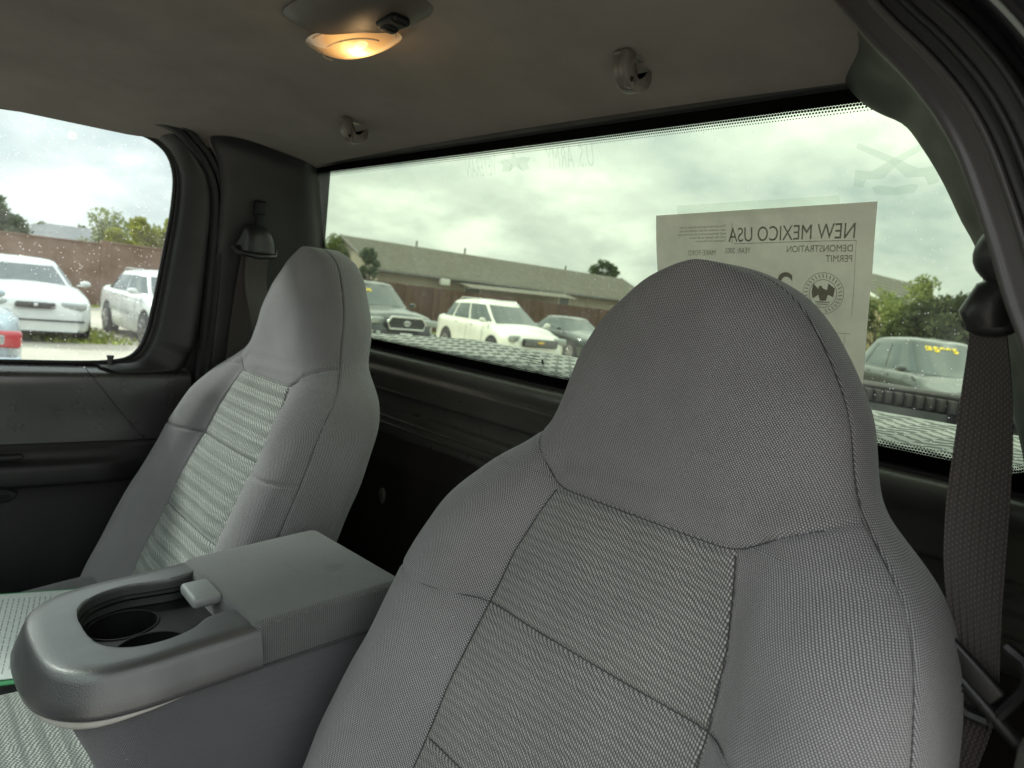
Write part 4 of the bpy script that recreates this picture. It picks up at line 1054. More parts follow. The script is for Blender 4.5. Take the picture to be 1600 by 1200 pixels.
# ================================================================== green folder on the seats
fd = empty('green_folder', (-.44, -.38, .925), 0, 'white printed sheet in a green edged folder lying on the passenger cushion beyond the console', 'folder')
GRN = simple('green_card', (.06, .30, .12), .5); WHT = simple('printed_sheet', (.72, .76, .74), .45, nscale=160, amp=.1)
FO = MB().box((0, 0, 0), (.30, .235, .003), bev=.0012); rotz = rad(-12)
fo = FO.obj('folder_cover', GRN, fd); fo.rotation_euler = (rad(-1), rad(2), rotz)
pg_ = MB().box((0, 0, .0032), (.280, .213, .0018), bev=.0006).obj('paper_page', WHT, fo)
mb = MB()
for q in range(26):
    y = .095-q*.0075; xx = -.12
    while xx < .115:
        w_ = .004+.016*rng.random(); mb.box((xx+w_/2, y, .0042), (w_, .0018, .0001)); xx += w_+.003
mb.obj('printed_lines', simple('page_ink', (.35, .37, .37), .6), fo, smooth=False)

# ================================================================== outside: lot, walls, houses, trees, cars
GC = [(0, 0, 0), (-7, .3, -.08), (-14, 2, -.06), (-15, 4, -.06), (-25, 3, .02), (-25, 8, .0), (-25, 18, -.15), (-12.4, 12, -.18), (-14, 9, -.14), (-15, 17, -.22), (-3.5, 12.5, -.08), (-3, 20, -.12), (-25, 30, -.3), (0, -20, 0), (20, 0, 0), (0, 60, -.3), (-60, 0, 0), (-60, 60, -.3)]
GA = np.array(GC)
def gz(x, y):
    x = np.asarray(x, float); y = np.asarray(y, float)
    d = (x[..., None]-GA[:, 0])**2+(y[..., None]-GA[:, 1])**2; w_ = 1/(d+2)**1.5; return (w_*GA[:, 2]).sum(-1)/w_.sum(-1)
m, t, b = mat('gravel_lot'); co = t.coord()
n1 = t.noise(co, .35, 6, .65); n2 = t.noise(co, 18, 4, .7); n3 = t.noise(co, 160, 3, .7)
base = t.ramp(n1, [(.3, (.27, .25, .20)), (.5, (.37, .34, .275)), (.7, (.46, .43, .35))])
c = t.mix(1, base, t.ramp(t.m('ADD', t.m('MULTIPLY', n2, .6), t.m('MULTIPLY', n3, .4)), [(.3, .7), (.7, 1.25)]), 'MULTIPLY')
t.put(b.inputs['Base Color'], c); b.inputs['Roughness'].default_value = .9; t.put(b.inputs['Normal'], t.bump(n2, .4, .02)); GRAV = m
ax_ = np.concatenate([[-900, -400, -200, -110], np.linspace(-70, 30, 101), [80, 200, 500, 900]]); ay_ = np.concatenate([[-900, -300, -100], np.linspace(-40, 70, 111), [130, 300, 900]])
GX, GY = np.meshgrid(ax_, ay_); GZ = gz(GX, GY)
gr = obj('ground', mesh('ground', np.stack([GX, GY, GZ], -1).reshape(-1, 3), grid_faces(len(ay_), len(ax_))), GRAV); gr['kind'] = 'structure'
GRASSM = simple('grass_blades', (.30, .34, .06), .8, nscale=1.2, amp=.5)
def grass(pts_fn, n, name='grass'):
    mb = MB()
    for _ in range(n):
        x, y, dens = pts_fn()
        if rng.random() > dens: continue
        a = rng.random()*pi; L = .02+.05*rng.random(); h = .02+.07*rng.random(); z = float(gz(x, y))
        mb.add([(x-L*cos(a), y-L*sin(a), z-.01), (x+L*cos(a), y+L*sin(a), z-.01), (x+.03*rng.normal(), y+.03*rng.normal(), z+h)], [(0, 1, 2)])
    o = mb.obj(name, GRASSM, smooth=False); o['kind'] = 'stuff'; return o
def patch():
    if rng.random() < .65:
        x = -18.2+rng.normal()*.0+rng.random()*5.4-1.4; y = 1.6+rng.random()*2.2; cy_ = 2.4+.25*(x+16)
        return x, y+.12*(x+15), .9*math.exp(-((y-2.4)/.9)**2)*(.4+.6*(sin(x*2.1)+1)/2)
    return -24.6+rng.random()*.9, -6+rng.random()*38, .7
grass(patch, 9000)

# block wall to the left, board fence behind the parked cars
m, t, b = mat('brown_block'); co = t.coord(); sx_ = t.node('ShaderNodeSeparateXYZ', {0: co})
n_ = t.noise(co, .8, 5, .6); n2 = t.noise(co, 25, 3, .7)
t.put(b.inputs['Base Color'], t.mix(1, t.ramp(n_, [(.3, (.155, .092, .062)), (.7, (.225, .14, .098))]), t.ramp(n2, [(.3, .85), (.7, 1.12)]), 'MULTIPLY')); b.inputs['Roughness'].default_value = .9; BLOCK = m
wall = empty('block_wall', (-25, 2.4, 0), 0, 'long brown block wall along the left edge of the lot behind the white sedan', 'wall')
y = -7.0; k = 0; WA = Vector((-25, 2.4, 0))
def wtop(y): return float(np.interp(y, [-7, 2, 6.6, 10.5], [1.84, 1.88, 1.97, 1.99]))
while y < 10.4:
    w_ = 3.0; mb = MB(); zt = wtop(y+1.5)
    mb.box((0, 0, 0), (.17, w_-.04, zt+.35)); o = obj('wall_panel', mb.me('wall_panel', False), BLOCK, wall); o.location = Vector((-25, y+w_/2, (zt-.35)/2))-WA
    mb = MB(); mb.box((0, 0, 0), (.26, .26, zt+.45), bev=.012); o = obj('wall_post', mb.me('wall_post'), BLOCK, wall); o.location = Vector((-25.02, y, (zt-.30)/2))-WA
    mb = MB(); mb.box((0, 0, 0), (.24, w_-.3, .05), bev=.01); o = obj('cap_course', mb.me('cap_course'), BLOCK, wall); o.location = Vector((-25, y+w_/2, zt+.022))-WA
    y += w_; k += 1
WOOD = []
for q in range(3):
    m, t, b = mat('red_brown_fence_wood_%s' % 'abc'[q]); co = t.coord(); n_ = t.noise(t.node('ShaderNodeMapping', {0: co, 'Scale': (8, 8, .8)}).outputs[0], 3, 5, .6)
    k_ = (.85, 1, 1.15)[q]; t.put(b.inputs['Base Color'], t.ramp(n_, [(.3, (.075*k_, .042*k_, .027*k_)), (.7, (.115*k_, .068*k_, .045*k_))])); b.inputs['Roughness'].default_value = .85; WOOD.append(m)
fence = empty('board_fence', (-25, 20, 0), 0, 'red brown board fence behind the row of parked cars, in front of the long roof', 'fence')
FA = Vector((-25, 20, 0)); y = 10.7; bm_ = {}
brd = MB().box((0, 0, 0), (.03, .168, 2.1)).me('board', False); brd.materials.append(WOOD[0])
brds = [brd]+[brd.copy() for _ in range(2)]
for q in (1, 2): brds[q].materials.clear(); brds[q].materials.append(WOOD[q])
pst = MB().box((0, 0, 0), (.10, .10, 2.2), bev=.01).me('post'); k = 0
while y < 44:
    zt = float(np.interp(y, [10, 16, 27, 44], [1.80, 1.76, 1.63, 1.58]))
    o = obj('board', brds[int(rng.integers(0, 3))], None, fence); o.location = Vector((-25+.006*rng.normal(), y, zt-1.05+.008*rng.normal()))-FA
    if k % 14 == 0: o = obj('post', pst, WOOD[0], fence); o.location = Vector((-25.09, y, zt-1.08))-FA
    y += .175; k += 1
for h in (.35, 1.35):
    mb = MB(); mb.tube([(-25.05, yy, h-.1*(yy-10)/20) for yy in (10.7, 20, 32, 44)], .045, 4); o = mb.obj('rail', WOOD[0], fence, smooth=False); o.location = -FA

# ---------------- houses
m, t, b = mat('asphalt_shingles'); co = t.coord(); n_ = t.noise(co, 3, 5, .7); n2 = t.noise(co, 40, 3, .8)
t.put(b.inputs['Base Color'], t.mix(1, t.ramp(n_, [(.3, (.12, .113, .09)), (.7, (.175, .163, .13))]), t.ramp(n2, [(.3, .8), (.7, 1.15)]), 'MULTIPLY')); b.inputs['Roughness'].default_value = .95; SHG = m
SHB = simple('grey_shingles', (.24, .245, .25), .9, nscale=6, amp=.2)
STUC = simple('tan_stucco', (.30, .265, .21), .9, nscale=3, amp=.1); STUY = simple('yellow_stucco', (.50, .43, .26), .9, nscale=3, amp=.08)
FASC = simple('fascia_board', (.12, .115, .10), .8); WINB = simple('house_window', (.10, .12, .13), .1); WHB = simple('white_board', (.6, .6, .56), .7)
def house(label, x0, x1, y0, y1, ze, zr, zb, roofm, wallm, along='y', hip=0.0, wins=(), courses=14, extra=None):
    cx_, cy_ = (x0+x1)/2, (y0+y1)/2; r_ = empty('house', (cx_, cy_, zb), 0, label, 'house'); O = Vector((cx_, cy_, zb))
    def a(name, mb, m_, sm=False): o = mb.obj(name, m_, r_, smooth=sm); o.location = -O; return o
    a('wall', MB().box((cx_, cy_, (ze+zb)/2), (x1-x0-.9, y1-y0-.9, ze-zb)), wallm)
    mb = MB(); L = (y1-y0) if along == 'y' else (x1-x0); H = (x1-x0)/2 if along == 'y' else (y1-y0)/2
    def P(s, tt, z):  # s along ridge, tt across
        return (cx_+tt, y0+s, z) if along == 'y' else (x0+s, cy_+tt, z)
    for sd in (-1, 1):
        n_ = courses
        for k in range(n_):       # shingle courses as overlapping steps
            a0, a1 = k/n_, (k+1)/n_; t0, t1 = H*(1-a0), H*(1-a1); z0_, z1_ = ze+(zr-ze)*a0, ze+(zr-ze)*a1
            s0a, s0b = hip*a0, hip*a1; lf = .03
            mb.add([P(s0a, sd*t0, z0_+lf), P(L-s0a, sd*t0, z0_+lf), P(L-s0b, sd*t1, z1_+.004), P(s0b, sd*t1, z1_+.004)], [(0, 1, 2, 3)])
            mb.add([P(s0a, sd*t0, z0_+lf), P(L-s0a, sd*t0, z0_+lf), P(L-s0a, sd*t0, z0_-.01), P(s0a, sd*t0, z0_-.01)], [(0, 1, 2, 3)])
    rf = a('roof', mb, roofm)
    if hip:
        mb2 = MB()
        for e in (0, 1):
            s_, s1 = (0, hip) if not e else (L, L-hip); mb2.add([P(s_, -H, ze), P(s_, H, ze), P(s1, 0, zr)], [(0, 1, 2)])
        a('hip_end', mb2, roofm)
    else:
        mb2 = MB()
        for e in (.46, L-.46): mb2.add([P(e, -H+.4, ze), P(e, H-.4, ze), P(e, 0, zr-.12)], [(0, 1, 2)])
        a('gable', mb2, wallm); mb2 = MB()
        for e in (.0, L):
            for sd in (-1, 1): mb2.tube([P(e, sd*H, ze-.03), P(e, 0, zr-.03)], .09, 4)
        a('barge_board', mb2, WHB if zr > 5 else FASC)
    mb = MB()
    for sd in (-1, 1): mb.tube([P(0, sd*H, ze-.03), P(L, sd*H, ze-.03)], .10, 4)
    a('fascia', mb, FASC)
    for (wy, wz, ww, wh) in wins:
        mb = MB().box((x1-.44, wy, wz), (.05, ww, wh)); f_ = a('window', mb, WHB); g_ = MB().box((x1-.42, wy, wz), (.03, ww-.12, wh-.12)).obj('pane', WINB, f_, smooth=False)
    return r_, a
h1, ha = house('long low house with olive grey shingle roof behind the brown fence', -41, -33, 19.2, 43.0, 2.42, 4.18, -.3, SHG, STUC, 'y', 0, ((33.6, 1.85, 1.0, .75), (26, 1.75, 1.2, .7)), 18)
for (yy, hh) in ((24.6, .35), (28.3, .40), (37.5, .3)):
    ha('vent_pipe', MB().cyl((-37.6, yy, 4.0), (-37.6, yy, 4.2+hh), .06, 8), FASC, True)
ha('eave_lamp', MB().box((-32.9, 23.6, 2.20), (.22, .62, .34), bev=.04), WHB, True)
ha('lean_to_roof', MB().quad((-33.2, 24.5, 2.32), (-33.2, 33.0, 2.42), (-31.6, 33.0, 2.12), (-31.6, 24.5, 2.04)), SHG)
house('grey hip roofed house beyond the block wall between the two left trees', -49, -39, 3.2, 11.6, 2.05, 2.95, 0, SHB, STUC, 'y', 3.2, (), 14)
house('lower grey roof right of the hip roofed house, behind the yellow green tree', -45, -37, 11.9, 19.0, 2.0, 2.85, -.1, SHB, STUC, 'y', 2.6, (), 12)
house('yellow stucco house with white barge board behind the permit and the bush', -23.5, -13.2, 37, 50, 2.6, 5.4, -.3, SHG, STUY, 'y', 0, (), 12)

# ---------------- trees: trunk + crown of leaf cards in clumps
def leafmat(name, c, tr=.35):
    m, t, b = mat(name); co = t.coord(); n_ = t.noise(co, .9, 4, .6); n2 = t.noise(co, 9, 2, .6)
    cc = t.mix(1, t.mix(n_, (*[x*.62 for x in c], 1), (*[x*1.35 for x in c], 1)), t.ramp(n2, [(.3, .75), (.7, 1.2)]), 'MULTIPLY')
    t.put(b.inputs['Base Color'], cc); b.inputs['Roughness'].default_value = .7; b.inputs['Specular IOR Level'].default_value = .2
    tl = t.node('ShaderNodeBsdfTranslucent', {'Color': cc}); out = t.n['Material Output']
    t.l.new(t.node('ShaderNodeMixShader', {0: tr, 1: b.outputs[0], 2: tl.outputs[0]}).outputs[0], out.inputs[0]); return m
LF_D = leafmat('dark_green_leaves', (.075, .105, .045)); LF_M = leafmat('mid_green_leaves', (.12, .15, .05)); LF_Y = leafmat('yellow_green_leaves', (.30, .31, .06)); LF_G = leafmat('grey_green_leaves', (.13, .165, .10)); LF_S = leafmat('spring_leaves', (.22, .25, .09))
LF_B = leafmat('olive_dark_leaves', (.065, .08, .032)); BARK = simple('bark', (.09, .07, .05), .9, nscale=9, amp=.3)
def tree(label, x, y, h, rx, rz, trunk, lm, n=2600, leaf=.16, clumps=26, name='tree', cat='tree', sparse=.0, branches=7):
    zb = float(gz(x, y)); r_ = empty(name, (x, y, zb), 0, label, cat)
    tb_ = MB(); czz = h-rz
    tb_.tube([(0, 0, -.1), (.05, .03, trunk*.5), (-.03, .05, trunk), (.02, 0, h*.8)], [.14*h/5, .11*h/5, .09*h/5, .02], 8)
    cl = []
    for k in range(clumps):
        a = rng.random()*2*pi; ph = math.acos(2*rng.random()-1); rr = (.35+.65*rng.random()**.5)
        c_ = np.array([rx*rr*sin(ph)*cos(a), rx*rr*sin(ph)*sin(a), czz+rz*rr*cos(ph)*(.95 if cos(ph) > 0 else .8)]); cl.append((c_, (.24+.22*rng.random())*min(rx, rz)))
    for k in range(branches):
        c_, _ = cl[k % len(cl)]; tb_.tube([(0, 0, trunk*(.6+.3*rng.random())), tuple(c_*.5+np.array([0, 0, trunk*.3])), tuple(c_)], [.05*h/5, .035*h/5, .01], 6)
    obj('trunk', tb_.me('trunk'), BARK, r_)
    V = np.empty((n*4, 3)); 
    ci = rng.integers(0, clumps, n); cc = np.array([c for c, _ in cl])[ci]; cr = np.array([q for _, q in cl])[ci]
    d = rng.normal(size=(n, 3)); d /= np.linalg.norm(d, axis=1)[:, None]; P_ = cc+d*(cr*rng.random(n)**.4)[:, None]
    a1 = rng.normal(size=(n, 3)); a1 /= np.linalg.norm(a1, axis=1)[:, None]; a2 = np.cross(a1, rng.normal(size=(n, 3))); a2 /= np.linalg.norm(a2, axis=1)[:, None]
    s_ = leaf*(.5+.8*rng.random(n))[:, None]
    V[0::4] = P_-a1*s_; V[1::4] = P_-a2*s_*.45; V[2::4] = P_+a1*s_; V[3::4] = P_+a2*s_*.45
    F = np.arange(n*4).reshape(n, 4)
    obj('crown', mesh('crown', V, F, None, False), lm, r_)
    return r_
tree('dark grey green tree at the left edge, beyond the block wall', -36, 2.9, 3.9, 1.55, 1.5, 1.1, LF_G, 7000, .15)
tree('bright yellow green tree behind the block wall, nearest the window post', -33.5, 8.9, 3.35, 1.9, 1.2, .9, LF_Y, 9500, .13)
tree('loose yellow green tree with thin top twigs, left of the bright one', -37, 8.4, 3.7, 1.7, 1.2, 1.3, LF_S, 2400, .12)
tree('dark tree behind the bright yellow green one, by the window post', -40, 13.2, 3.7, 1.7, 1.4, 1.2, LF_D, 3600, .14)
tree('low rounded tree between house roof and left tree, far off', -53, 8.6, 3.3, 2.0, .9, 1.2, LF_M, 2200, .18)
tree('thin leafed tree at the left edge of the rear window, left of the long roof', -33.5, 16.9, 4.15, 1.0, 1.1, 1.2, LF_M, 3200, .09)
tree('dense tree touching the left end of the long roof', -32.6, 18.6, 3.7, .5, 1.1, 1.0, LF_G, 2200, .09)
tree('small dark tree above the right end of the long roof', -41.5, 45.6, 6.0, 1.25, 1.1, 3.0, LF_D, 1900, .16, 14)
tree('olive bush tree at the right end of the long roof, beside the driver headrest', -33.0, 44.0, 4.2, 2.6, 2.1, 1.0, LF_S, 3000, .16)
tree('big round dark green bush tree behind the dark suv on the right', -6.3, 22.5, 3.05, 1.9, 1.25, .8, LF_B, 34000, .085, 120, branches=12)
tree('pale spring tree beside the yellow house, left of the big bush', -12.0, 33.5, 4.6, 1.3, 1.5, 1.6, LF_S, 2200, .12)
tree('row tree hidden behind the permit sheet', -14.5, 36, 4.0, 2.0, 1.5, 1.4, LF_M, 2200, .16)

# ---------------- cars
def sgnpow(a, p): return np.sign(a)*np.abs(a)**p
def car(name, label, x, y, ang, pt, L=4.7, W=1.82, H=1.44, hood=(.80, .98), belt=1.0, tail=1.02, cowl=.30, a_top=.46, c_top=.74, c_bot=.88, clear=.20, wheel_r=.325, wb=(.19, .79), kind='sedan', feat=None, cat='car', nose=.10, trim=None, roofr=None, group='cars parked across the lot', drop=.03):
    """x forward in the car frame, origin under the middle of the front bumper; ang = heading"""
    r_ = empty(name, (x, y, float(gz(x, y))), ang, label, cat, group)
    NX = 90; xs = -L*np.linspace(0, 1, NX)     # 0 front .. -L rear
    def top_z(u):      # hood / belt / deck line
        return np.interp(u, [0, .015, .05, .16, cowl, cowl+.1, c_bot-.05, c_bot, .97, 1], [hood[0]-.10, hood[0]-.02, hood[0]+.03, (hood[0]+hood[1])/2+.03, hood[1], belt, belt+.02, tail, tail-.02, tail-.10])
    def half_w(u): return W/2*(1-.27*max(0, 1-u/.12)**2.2-.18*max(0, (u-.91)/.09)**2.2-.015*abs(u-.5)*2)
    levels = [(clear, .93, .05), (clear+.03, .965, .02), (clear+.14, .99, .0), (.50, 1.0, .0), (.62, 1.0, .012), (.80, .985, .05), (.93, .95, .10), (1.0, .88, .14)]
    U = np.linspace(0, 1, NX); U = .5-.5*np.cos(pi*U); U = .5*U+.5*np.linspace(0, 1, NX)
    def body(u, lev, side=1, off=0.0):
        """lev 0..1 bottom to shoulder"""
        zt = top_z(u); lv = np.interp(lev, np.linspace(0, 1, 8), [0, .04, .2, .45, .62, .82, .95, 1.0]); z = clear+(zt-clear)*lv
        wf = np.interp(lev, np.linspace(0, 1, 8), [.93, .965, .99, 1, 1, .985, .955, .90])
        xx = -L*u; fr = np.interp(lev, np.linspace(0, 1, 8), [.03, .01, 0, 0, .015, .04, .07, .10]); xx -= fr*max(0, 1-u/.05); xx += fr*.6*max(0, (u-.96)/.04)
        return np.array([xx, side*(half_w(u)*wf+off), z])
    rows = []
    nl = 16; nt = 10
    for u in U:
        rt = [body(u, l, -1) for l in np.linspace(0, 1, nl)]; lf = [body(u, l, 1) for l in np.linspace(0, 1, nl)]
        e = rt[-1]; mid = []
        for q in np.linspace(-1, 1, 2*nt+1)[1:-1]:
            hw = abs(e[1]); cr = .085*(1-abs(q)**2.2)*min(1, u/.06+.2)
            mid.append(np.array([e[0]+.05*(1-q*q)*max(0, 1-u/.05), q*hw, e[2]+cr]))
        rows.append(rt+mid+lf[::-1])
    A = np.array(rows); nr, nc, _ = A.shape
    V = A.reshape(-1, 3); F = grid_faces(nr, nc)+[tuple(range(nc))[::-1], tuple((nr-1)*nc+k for k in range(nc))]
    obj('body', mesh('body', V, F, None, True, 50), pt, r_)
    # greenhouse
    z0 = belt-.01; u0, u1, u2, u3 = cowl, a_top, c_top, c_bot
    wb_, wt_ = W/2*.905, W/2*.665; RS = .10
    def zroof(X): u_ = -X/L; return H-RS-drop*max(0, (u_-a_top-.05)/(.95-a_top))**2-.02*max(0, (a_top+.04-u_)/.1)
    def gh(uu, v_):   # uu in 0..1 around the half: windshield centre -> side -> rear centre ; returns x,y,z
        xf = -L*(u0+(u1-u0)*v_**.92); xr = -L*(u3+(u2-u3)*v_**.9); hw = wb_+(wt_-wb_)*v_**1.25
        a = uu*pi; n_ = 4.2; cx_ = (xf+xr)/2; hx = (xf-xr)/2
        X = cx_+hx*sgnpow(cos(a), 2/n_); Y = hw*abs(sin(a))**(2/n_)
        # windshield bows forward
        X += .10*max(0, cos(a))**6*(1-(Y/hw)**2)*(1-v_*.3)
        return X, Y, z0+(zroof(X)-z0)*v_
    rows = []
    na = 40
    for v_ in np.linspace(0, 1, 14):
        half = [gh(q, v_) for q in np.linspace(0, 1, na)]; rows.append([np.array(p) for p in half]+[np.array((p[0], -p[1], p[2])) for p in half[::-1]])
    base = np.array(rows[-1]); c_ = base.mean(0)
    for s_, dz in ((.975, .026), (.92, .052), (.80, .076), (.55, .094), (.2, .10), (.0, .10)):
        rows.append([np.array([c_[0]+(p[0]-c_[0])*s_, p[1]*s_, p[2]+dz]) for p in base])
    A = np.array(rows); nr, nc, _ = A.shape
    obj('roof', mesh('roof', A.reshape(-1, 3), grid_faces(nr, nc, True), None, True, 60), pt, r_)
    def gpatch(nm, ua, ub, va, vb, m_, sd, off=.006, n_=14, both_=False, uvf=None):
        rows = []
        for i in range(n_+1):
            row = []
            for j in range(n_+1):
                q = ua+(ub-ua)*i/n_; v_ = va+(vb-va)*j/n_
                X, Y, Z = gh(abs(q), v_); s2 = sd if q >= 0 else -sd
                c2 = -L*(u0+u3)/2; nx, ny = (X-c2)*.35, Y*1.0; nn = math.hypot(nx, ny)+1e-6
                if abs(q) < .25: nx, ny, nn = 1, 0, 1
                if q > .75: nx, ny, nn = -1, 0, 1
                row.append((X+off*nx/nn, s2*(Y+off*ny/nn), Z+off*.4))
            rows.append(row)
        B = np.array(rows); return obj(nm, mesh(nm, B.reshape(-1, 3), grid_faces(n_+1, n_+1)), m_, r_)
    gpatch('windshield', -.205, .205, .06, .93, CARGLASS, 1, .008, 18)
    # side windows by x position
    def q_at(xf, v_):  # find q with given x fraction between glass ends
        qs = np.linspace(.2, .8, 200); X = np.array([gh(q, v_)[0] for q in qs]); return float(qs[np.argmin(np.abs(X-xf))])
    sidew = []
    xa, xb = -L*(u0+.09), -L*(u3-.055); splits = {'sedan': [(.07, .50), (.53, .93)], 'wagon': [(.06, .37), (.40, .68), (.71, .96)], 'suv': [(.06, .36), (.39, .67), (.70, .96)], 'pickup': [(.06, .50), (.54, .95)]}[kind]
    for sd in (-1, 1):
        for (a0, a1) in splits:
            rows = []
            for i in range(9):
                row = []
                for j in range(7):
                    v_ = .10+.80*j/6; xfa = -L*(u0+(u1-u0)*v_)-.06; xfb = -L*(u3+(u2-u3)*v_)+.06
                    X = xfa+(xfb-xfa)*(a0+(a1-a0)*i/8); hw = wb_+(wt_-wb_)*v_**1.25
                    hx = (-L*(u0+(u1-u0)*v_**.92)+L*(u3+(u2-u3)*v_**.9))/2; cxx = (-L*(u0+(u1-u0)*v_**.92)-L*(u3+(u2-u3)*v_**.9))/2
                    rr = min(.999, abs(X-cxx)/hx); Y = hw*(1-rr**4.2)**(1/4.2)
                    row.append((X, sd*(Y+.007), z0+(zroof(X)-z0)*v_+.002))
                rows.append(row)
            B = np.array(rows); obj('side_window', mesh('side_window', B.reshape(-1, 3), grid_faces(9, 7)), CARGLASS, r_)
    gpatch('rear_window', .80, 1.0, .12, .9, CARGLASS, 1, .008, 12); gpatch('rear_window', .80, 1.0, .12, .9, CARGLASS, -1, .008, 12)
    def bpatch(nm, ua, ub, la, lb, m_, sd, off=.006, n_=8):
        rows = [[body(ua+(ub-ua)*i/n_, la+(lb-la)*j/n_, sd, off) for j in range(n_+1)] for i in range(n_+1)]
        B = np.array(rows); return obj(nm, mesh(nm, B.reshape(-1, 3), grid_faces(n_+1, n_+1)), m_, r_)
    # wheels
    for u in wb:
        for sd in (-1, 1):
            hw = half_w(u); wz = wheel_r
            obj('wheel_arch', MB().cyl((-L*u, sd*(hw-.10), wz+.03), (-L*u, sd*(hw+.008), wz+.03), wheel_r*1.17, 28).me('wheel_arch'), DARKP, r_)
            wl = MB(); wl.tube([(-L*u, sd*(hw-.20), wz), (-L*u, sd*(hw-.19), wz), (-L*u, sd*(hw+.008), wz), (-L*u, sd*(hw+.022), wz)], [wheel_r*.9, wheel_r, wheel_r, wheel_r*.93], 28)
            wo_ = obj('wheel', wl.me('wheel'), TYRE, r_)
            rm = MB(); rm.cyl((-L*u, sd*(hw+.0), wz), (-L*u, sd*(hw+.026), wz), wheel_r*.66, 28)
            for k in range(7):
                a = 2*pi*k/7; c0_ = (-L*u+wheel_r*.33*cos(a), sd*(hw+.028), wz+wheel_r*.33*sin(a)); Rm = np.array(Matrix.Rotation(-a, 3, 'Y'))
                rm.box(c0_, (wheel_r*.62, .012, wheel_r*.12), Rm)
            obj('rim', rm.me('rim'), ALLOY, wo_)
            dk = MB()
            for k in range(7):
                a = 2*pi*(k+.5)/7; dk.box((-L*u+wheel_r*.42*cos(a), sd*(hw+.0265), wz+wheel_r*.42*sin(a)), (wheel_r*.26, .004, wheel_r*.16), np.array(Matrix.Rotation(-a, 3, 'Y')))
            obj('rim_gap', dk.me('rim_gap'), DARKP, wo_)
    # mirrors, handles, door seams
    for sd in (-1, 1):
        mr = MB(); mr.ell((-L*(cowl+.075), sd*(W/2+.07), belt+.07), (.055, .095, .06), 8); mr.box((-L*(cowl+.07), sd*(W/2-.02), belt+.03), (.05, .12, .03), bev=.01)
        obj('mirror', mr.me('mirror'), (trim or pt), r_)
        for us in (cowl+.10, cowl+.31, c_bot-.09 if kind != 'pickup' else .60):
            rows = [[body(us+d, l, sd, .004) for l in np.linspace(.08, .97, 14)] for d in (-.0012, .0012)]
            B = np.array(rows); obj('door_seam', mesh('door_seam', B.reshape(-1, 3), grid_faces(2, 14)), DARKP, r_)
        for us in (cowl+.26, cowl+.46): 
            p = body(us, .80, sd, .012); obj('door_handle', MB().box(tuple(p), (.16, .025, .03), bev=.01).me('door_handle'), pt, r_)
        bpatch('sill_strip', .26, .72, .02, .13, trim or pt, sd, .012)
    def fbox(nm, yc, zc, w_, h_, m_, dx=.02, x_=0.0, bev=.02, R_=None, d_=.08):
        u = 0; return obj(nm, MB().box((x_-d_/2+dx, yc, zc), (d_, w_, h_), R_, bev=bev).me(nm), m_, r_)
    if feat: feat(r_, dict(L=L, W=W, H=H, body=body, bpatch=bpatch, gpatch=gpatch, fbox=fbox, gh=gh, hood=hood, pt=pt, top_z=top_z, half_w=half_w, tail=tail))
    return r_
SILV = paint('silver_white_paint', (.62, .63, .61), .1); WHITE = paint('white_paint', (.72, .71, .66)); SILB = paint('silver_blue_paint', (.36, .43, .47), .5); GRAPH = paint('graphite_paint', (.045, .05, .048), .3, .18); DGRN = paint('dark_grey_green_paint', (.045, .055, .05), .4, .2); SILV2 = paint('silver_paint', (.50, .54, .54), .35)
def feat_sedan(r_, k):
    fb = k['fbox']; z = k['hood'][0]
    fb('grille', 0, .655, .60, .105, DARKP, .045, bev=.045)
    fb('grille_emblem', 0, .66, .07, .06, CHROME, .055, bev=.02)
    for sd in (-1, 1): fb('headlight', sd*.585, .665, .40, .12, HEADL, -.045, bev=.04, R_=np.array(Matrix.Rotation(-sd*rad(14), 3, 'Z')), d_=.16)
    fb('bumper_trim', 0, .40, 1.50, .028, DARKP, .012, bev=.01); fb('lower_intake', 0, .235, 1.35, .09, DARKP, -.02, bev=.02)
def feat_wagon(r_, k):
    fb = k['fbox']
    fb('grille', 0, .62, .62, .12, DARKP, .02, bev=.04); fb('lower_intake', 0, .34, .95, .14, DARKP, -.005, bev=.04)
    for sd in (-1, 1):
        fb('headlight', sd*.60, .69, .36, .17, HEADL, -.07, bev=.05, R_=np.array(Matrix.Rotation(-sd*rad(24), 3, 'Z')), d_=.16)
        mb = MB(); mb.tube([(-k['L']*.50, sd*.50, k['H']-.07), (-k['L']*.52, sd*.50, k['H']-.015), (-k['L']*.80, sd*.49, k['H']-.02), (-k['L']*.82, sd*.49, k['H']-.08)], .016, 6); obj('roof_rail', mb.me('roof_rail'), CHROME, r_)
        k['bpatch']('side_moulding', .25, .74, .44, .52, SILV2, sd, .014)
def feat_suv(r_, k):
    fb = k['fbox']
    fb('grille', 0, .73, 1.02, .20, DARKP, .035, bev=.06)
    for q in (-.05, .0, .05): fb('grille_bar', 0, .73+q, .90, .012, CHROME, .045, bev=.005)
    mb = MB(); mb.box((.052, 0, .745), (.03, .20, .034), bev=.008); mb.box((.054, 0, .745), (.03, .08, .062), bev=.008); obj('badge', mb.me('badge'), GOLD, r_)
    for sd in (-1, 1):
        fb('headlight', sd*.66, .80, .36, .17, HEADL, -.07, bev=.05, R_=np.array(Matrix.Rotation(-sd*rad(28), 3, 'Z')), d_=.18)
        fb('fog_lamp', sd*.66, .42, .13, .09, DARKP, -.05, bev=.03)
        mb = MB(); mb.tube([(-k['L']*.48, sd*.52, k['H']-.08), (-k['L']*.51, sd*.52, k['H']-.015), (-k['L']*.78, sd*.51, k['H']-.02), (-k['L']*.81, sd*.51, k['H']-.09)], .018, 6); obj('roof_rail', mb.me('roof_rail'), CHROME, r_)
    fb('plate', 0, .40, .32, .16, DARKP, .03, bev=.008); fb('lower_intake', 0, .28, 1.05, .06, DARKP, .012, bev=.02)
